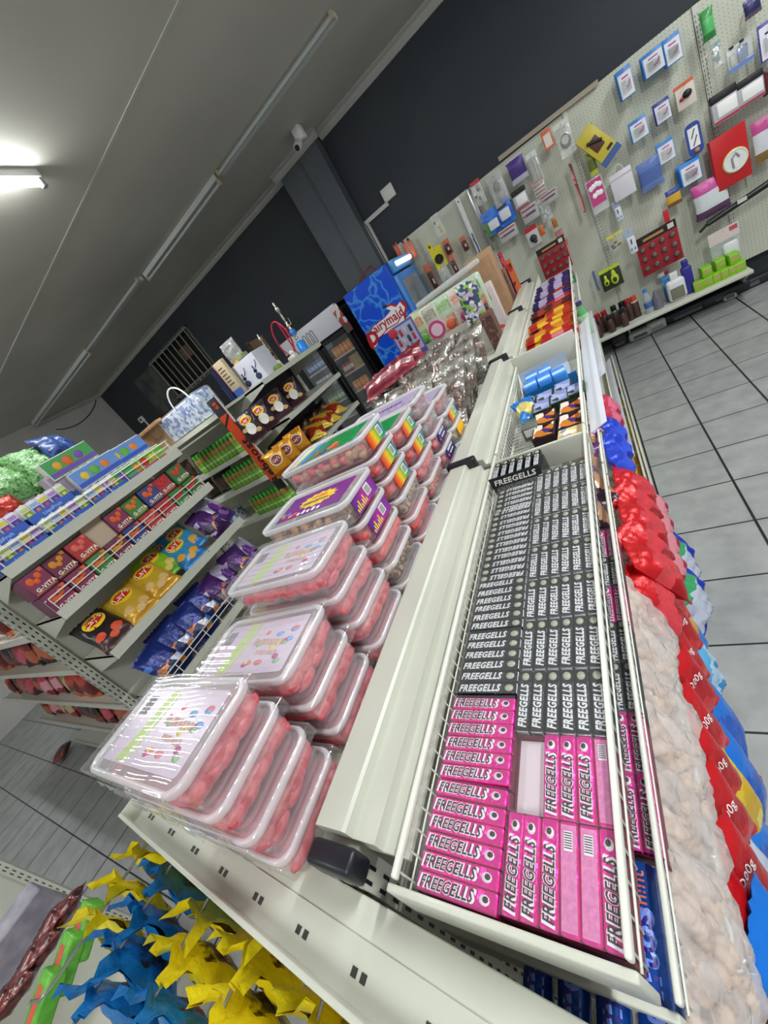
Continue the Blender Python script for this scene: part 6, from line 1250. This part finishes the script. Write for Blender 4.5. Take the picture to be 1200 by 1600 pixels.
# second basket beyond the rolls
CHO = plain_bag('cho', ['6a3a78', 'b88a6a', '3a2430'], 72, .10, .12, .05)
for i in range(5): one('sweet_bag', CHO, 'purple and tan sweet bag in the second basket, ' + nth(i), 'sweet bag', (-.165 + .01 * (i % 2), .80 + i * .11, rel(-.615)), (-1.0, .0, rnd.uniform(-.6, .6)), 'purple and tan sweet bags')
# third shelf: bags of pale nuts, then red bags
NUT = mat('pale_nuts', S('d8c0a8'), .5, col2=(S('c8a98c'), S('e4d2c0')), cscale=30, bump=.2)
def nutbag(seed, W=.13, Hh=.2, m_=NUT, al=.16):
    r = random.Random(seed); b = MB()
    for k in range(60): b.ell((r.uniform(-.40, .40) * W, r.uniform(-.25, .25) * .05, r.uniform(-.44, .25) * Hh), (.014, .011, .010), 0, None, 7, 5, r.random() * 3)
    return b.mesh('nuts', [m_])
NM = [nutbag(s) for s in (1, 2)]; NF = [bag(.145, .23, .075, [mat('nut_film', S('fbf2ee'), .1, 0, .9, 30, alpha=.34)], None, 80 + s, crumple=1.6) for s in (1, 2)]
nb = [(-.115, .07, -.735), (-.105, .165, -.73), (-.112, .26, -.74), (-.104, .35, -.74), (-.11, .44, -.75), (-.112, .53, -.76), (-.11, .61, -.77), (-.20, .12, -.80), (-.20, .3, -.80), (-.21, .5, -.82)]
for i, (x, y, z) in enumerate(nb):
    t = thing('nut_bag', 'clear bag of pale nuts on the third shelf, ' + (nth(i) if i < 7 else ['first', 'second', 'third'][i - 7] + ' in the row behind'), 'bag of nuts', (x - .008, y, rel(z)), (-.35, .12, 1.35 + rnd.uniform(-.35, .35)), 'clear bags of pale nuts')
    o = obj('nuts', NM[i % 2], t); o['kind'] = 'stuff'; obj('film_bag', NF[i % 2], t)
REDS = [plain_bag('red%d' % s, ['c8141c', 'd8404a', 'a80f18'], 90 + s, .13, .17, .07, crumple=1.5) for s in (1, 2)]
rb = [(-.105, .74, -.87), (-.085, .84, -.86), (-.10, .94, -.88), (-.09, 1.04, -.88), (-.10, 1.14, -.89), (-.09, 1.24, -.89)]
for i, (x, y, z) in enumerate(rb): one('sweet_bag', REDS[i % 2], 'bright red sweet bag bulging over the third shelf, ' + nth(i), 'sweet bag', (x + .012, y, rel(z)), (-.5, .1, 1.4 + rnd.uniform(-.4, .4)), 'bright red sweet bags')
BLU = [plain_bag('blu', ['2040c8', '3a5ae0', '1a30a0'], 95, .12, .14, .06, crumple=1.4), plain_bag('pnk', ['c83a58', 'e0708a', 'a82a48'], 96, .12, .14, .06, crumple=1.4)]
for i, (y, k) in enumerate([(1.36, 0), (1.47, 0), (1.60, 0), (1.72, 1), (1.83, 1)]): one('sweet_bag', BLU[k], '%s sweet bag past the red ones on the third shelf, %s' % (['blue', 'pink'][k], nth(i).replace('nearest to the camera', 'first from the near end')), 'sweet bag', (-.10, y, rel(-.86)), (-.4, .1, 1.4 + rnd.uniform(-.3, .3)), 'blue and pink sweet bags')
# fourth shelf: red weight-marked bags
R2B = [plain_bag('gr%d' % s, ['c8141c', 'b8101a', 'd8242c'], 100 + s, .12, .20, .05, '200g', 'f0f0f0', .026) for s in (1, 2)]
for i, y in enumerate([.24, .33, .42, .51, .60, .70, .79, .88, .97, 1.07]): one('sweet_bag', R2B[i % 2], 'red weight-marked sweet bag on the fourth shelf, ' + nth(i), 'sweet bag', (-.082 + .004 * (i % 2), y, rel(-1.17 + .015 * (i % 3))), (-.3, .12, 1.15 + rnd.uniform(-.2, .2)), 'red weight-marked bags')
PNKS = plain_bag('pks', ['c8344c', 'e0909c', 'a82040'], 110, .13, .18, .07, crumple=1.5)
for i, y in enumerate([1.17, 1.28, 1.39, 1.50]): one('sweet_bag', PNKS, 'pinkish red striped bag on the fourth shelf, ' + nth(i), 'sweet bag', (-.060, y, rel(-1.17)), (-.4, .1, 1.3), 'pinkish red bags')
# base tray: big blue, yellow and orange bags
BIG = {'blue': plain_bag('bgb', ['1478e0', '0f5cc8', '1a6ad8'], 120, .17, .28, .07), 'yel': plain_bag('bgy', ['e8c824', 'd8b020', 'f0dc60'], 121, .13, .2, .06), 'navy': bag(.24, .26, .12, [foil('1f3ac0', .3, .2, .5, 25), foil('3aa86a', .3, .2, .5, 25), foil('c8cfe0', .3, .2, .5, 25)], lambda u, v, s: 1 if (v > .3 and u < .5) else (2 if (-.6 < v < .3 and u < .5) else 0), 122, crumple=1.2), 'lblue': plain_bag('lb', ['5ab0e0', 'b8dcf0', '3a90cc'], 123, .14, .18, .07, crumple=1.4), 'orange': plain_bag('og', ['e89428', 'f0a838', 'd8a880'], 124, .14, .22, .07), 'gold': plain_bag('gd', ['c89a4a', '1f7ae0', 'c89a4a'], 125, .12, .16, .05), 'mixed': plain_bag('mx', ['c8cfe0', 'a84a8c', 'e07a3a'], 126, .15, .2, .06), 'macar': plain_bag('mc', ['e8dcd4', 'e89a2c', 'd8b888'], 127, .15, .22, .06)}
base = [('orange', .16, -1.36, 0), ('macar', .24, -1.33, 0), ('blue', .22, -1.22, .01), ('mixed', .36, -1.36, .0), ('blue', .45, -1.40, .012), ('yel', .50, -1.28, .006), ('blue', .60, -1.42, .012), ('blue', .74, -1.40, .012), ('lblue', .86, -1.36, .006), ('gold', 1.02, -1.40, .006), ('lblue', .96, -1.42, 0), ('navy', 1.20, -1.40, .01), ('navy', 1.40, -1.42, .01)]
dsc = {'orange': 'orange pasta bag', 'macar': 'clear and orange pasta bag', 'blue': 'bright blue bag', 'mixed': 'clear bag of multicoloured sweets', 'yel': 'yellow crisp bag', 'lblue': 'light blue sweet bag', 'gold': 'gold and blue bag', 'navy': 'large navy bag with green panel'}
for i, (c, y, z, dx) in enumerate(base): one('large_bag', BIG[c], dsc[c] + ' in the bottom tray, ' + nth(i), 'bag', (-.062 + dx, y, rel(z)), (-.22, .10, 1.25 + rnd.uniform(-.15, .15)), 'large bags in the bottom tray')
bxs = [('3a1f5c', 'dark purple box', 1.62), ('4a2a6c', 'purple box', 1.74), ('c8c8cc', 'white and purple box', 1.86), ('d89a2c', 'amber box', 2.0), ('c88a2c', 'amber box', 2.12), ('b8a088', 'tan box', 2.26), ('e8d41c', 'bright yellow box', 2.42), ('e0cc1c', 'bright yellow box', 2.56), ('b8a088', 'tan box', 2.7), ('e8d41c', 'bright yellow box', 2.86), ('b86a3a', 'brown box', 3.05)]
for i, (c, l, y) in enumerate(bxs): one('small_box', MB().rbox(-.05, -.055, 0, .05, .055, .16, .002).box(.0502, -.04, .04, .0506, .04, .12, 1).mesh('small_box', [solid(c, .4), solid('d8b8c8' if c in ('3a1f5c', '4a2a6c') else 'e8e0a0', .5) if i % 3 == 0 else solid(c, .4)]), l + ' in the bottom tray, ' + ORD[i].replace('nearest', 'first') + ' of the row of boxes', 'box', (-.115, y, .182 + (.16 if i in (6, 7) else 0) * 0), (0, 0, rnd.uniform(-.1, .1)), 'boxes in the bottom tray')

# ------------------------------------------------------------------ left shelf beyond the tubs
SILB = [bag(.17, .26, .09, [mat('silver_bag', S('b8b8b0'), .2, .35, 1.0, 35, col2=(S('94928a'), S('6a5048'), S('c8c8c0')), cscale=16, cdist=(.3, .75)), mat('pale_print', S('b8b0a8'), .3, .2)], None, 130 + s, crumple=1.8) for s in range(3)]
k = 0
for r_, y in enumerate([1.41, 1.51, 1.61, 1.71, 1.82, 1.93]):
    for c, x in enumerate([-.56, -.68, -.80, -.93]):
        if (r_ + c) % 5 == 4: continue
        one('silver_bag', SILB[(r_ + c) % 3], 'shiny silver bag of brown snacks beyond the tubs, row %s, %s from the centre rail' % (['one', 'two', 'three', 'four', 'five', 'six', 'seven'][r_], ['first', 'second', 'third', 'fourth'][c]), 'snack bag', (x, y, SHELFZ + .105 + .02 * (r_ % 2)), (-.55 + rnd.uniform(-.2, .2), rnd.uniform(-.15, .15), rnd.uniform(-.5, .5)), 'silver snack bags beyond the tubs')
MAR = bag(.30, .10, .06, [foil('a03c4c', .35, .2, .8, 25), foil('7a2030', .35, .2, .8, 25), foil('c89a9c', .3)], lambda u, v, s: 1 if v > .1 else (2 if v > -.3 else 0), 140, crumple=1.6)
for i in range(2): one('marbled_pack', MAR, 'long maroon and pink foil pack lying across the silver bags, ' + ['front', 'back'][i] + ' one', 'pack', (-.84, 1.66 + .12 * i, SHELFZ + .275), (-.9, -.12, .10), 'maroon packs on the silver bags')
# price poster, sachet displays, boxes at the far end
x0, z0, x1, z1 = R2((606, 517), (666, 539), 2.30)
b = MB().rbox(-(x1 - x0) / 2, -.002, 0, (x1 - x0) / 2, .002, z1 - SHELFZ, .001, 0); W_, Hh_ = x1 - x0, z1 - SHELFZ
b.box(-W_ / 2 + .01, -.003, Hh_ - (z1 - z0) + .0, W_ / 2 - .01, -.002, Hh_ - .012, 1); rr = random.Random(3)
for i in range(4):
    for j in range(3): b.rbox(-W_ * .36 + i * W_ * .2, -.0045, Hh_ - .07 - j * (z1 - z0) * .27, -W_ * .36 + i * W_ * .2 + W_ * .1, -.003, Hh_ - .03 - j * (z1 - z0) * .27, .002, 2 + (i + j) % 3)
b.ell((-W_ * .38, -.004, Hh_ - .03), (.03, .003, .03), 3)
one('price_poster', b.mesh('price_poster', [solid('5a4a90', .4), solid('9aa8cc', .4), solid('3a3034'), solid('b0283a'), solid('c8b0a0')]), 'lilac bordered ice cream price poster standing on the long shelf', 'poster', ((x0 + x1) / 2, 2.30, SHELFZ))
sach = [('c8d0a8', 'd8683a', '5a9a3a'), ('d8d4c8', 'd86a3a', 'b03a6a'), ('c8c8b8', '8a8a7a', 'd87a4a'), ('bcd0b8', '6a9a5a', 'd8744a'), ('c0d4bc', '7ab040', 'd86848')]
sm_ = [MB().rbox(-.055, -.02, 0, .055, .02, .22, .012, 0).box(-.04, -.0208, .02, .04, -.0202, .11, 2).box(-.04, -.0208, .14, .04, -.0202, .19, 1).ell((0, -.021, .06), (.03, .004, .03), 3).mesh('sachet', [mat('sach' + a, S(a), .25, .1, .4, 40), mat('sachb' + b_, S(b_), .4, col2=S(a), cscale=50), mat('sachc' + c_, S(c_), .4, col2=S(a), cscale=40), solid(c_, .4)]) for a, b_, c_ in sach]
for i in range(9):
    p = (-.90 + i * .046, 2.44 + .02 * (i % 2)); one('snack_sachet', sm_[i % 5], 'tall printed snack sachet in the row past the poster, ' + ORD[i].replace('nearest', 'first') + ' from the left', 'sachet', (p[0], p[1], SHELFZ + .176), (-.05, 0, rnd.uniform(-.2, .2)), 'tall snack sachets on the long shelf')
one('display_tray', MB().box(-.22, -.04, 0, .22, .06, .172).box(-.22, -.044, .172, .22, -.040, .21).box(-.22, .078, 0, .22, .082, .40).mesh('display_tray', [solid('c8c8bc', .4)]), 'pale open display tray holding the tall sachets', 'display tray', (-.73, 2.44, SHELFZ + .0005))
one('round_tag', MB().lathe([(.05, 0), (.05, .003)], 20, 0, T(rx=PI / 2)).lathe([(.035, .003), (.035, .004)], 16, 1, T(rx=PI / 2)).mesh('round_tag', [solid('c03a78'), solid('e0c0d0')]), 'round pink price tag in front of the sachets', 'tag', (PY(683, 515, 2.37).x, 2.37, PY(683, 515, 2.37).z))
def stack(tl, br, y, d, c, label, nm, face, z0=None, **k): return flatbox(nm, label, 'box', tl, br, y, d, [mat('bx' + c, S(c), .6), face, solid('6a4a38')], lambda b, w, h: (b.box(-w * .44, -.001, h * .08, w * .44, 0, h * .92, 1)), SHELFZ if z0 is None else z0, **k)
stack((724, 413), (803, 482), 3.15, .12, 'b08a68', 'tall brown cardboard carton at the far end of the long shelf', 'cardboard_box', mat('kraft_face', S('b08a68'), .7, col2=S('9a7858'), cscale=12))
stack((751, 448), (797, 512), 2.70, .05, 'd8c8c4', 'white carton printed with orange shapes near the far end', 'printed_box', printed('orange_shapes', ['d8d0d0', 'd8d0d0', 'c87a50', 'd8d0d0', 'd85a2c', 'b89088'], 9))
stack((778, 425), (808, 470), 3.35, .06, '8a6a58', 'mottled brown box between the carton and the orange packs', 'brown_box', printed('mottled', ['8a6a58', '7a5a4c', '9a7a68'], 20))
stack((788, 410), (816, 455), 3.50, .05, 'c85a30', 'orange box with dark print at the far end of the long shelf', 'orange_box', printed('orangeb', ['c85a30', 'd8703a', '6a2418', 'b8382c'], 14))
stack((777, 397), (794, 424), 3.60, .05, 'b02430', 'red and purple box topmost at the far end', 'red_box', printed('redb', ['c01c24', '5a2a5c', 'd85a68', 'c01c24'], 14))
for i, (q, z_) in enumerate([((758, 505), 0), ((770, 530), 1)]):
    stack((744 + 4 * i, 482 + 14 * i), (784 + 6 * i, 526 + 14 * i), 2.40 - .12 * i, .08, '6a4a42', 'clear pack of dark brown blocks, ' + ['behind', 'in front'][i] + ' near the centre rail', 'brown_block_pack', mat('brown_blocks', S('6a4a42'), .4, col2=(S('4a302a'), S('8a6a60')), cscale=30))
one('capsule_pack', bag(.12, .24, .06, [printed('capsule', ['4a4a6c', 'b8b0c8', '8ab840', 'e0dce4', '3a5a6c'], 60, .25)], None, 150), 'upright rounded pack with purple and green print beside the sachets', 'pack', (PY(738, 478, 2.36).x, 2.36, PY(738, 478, 2.36).z), (0, .1, 0))
one('plastic_sheet', MB().rbox(-.2, -.04, 0, .2, .04, .03, .01).mesh('plastic_sheet', [film('e0e2e0', .5, .1, 1.0, 20)]), 'crumpled clear plastic sleeve lying on top of the sachet tray', 'plastic', (-.66, 2.49, SHELFZ + .41), (0, -.05, .1))
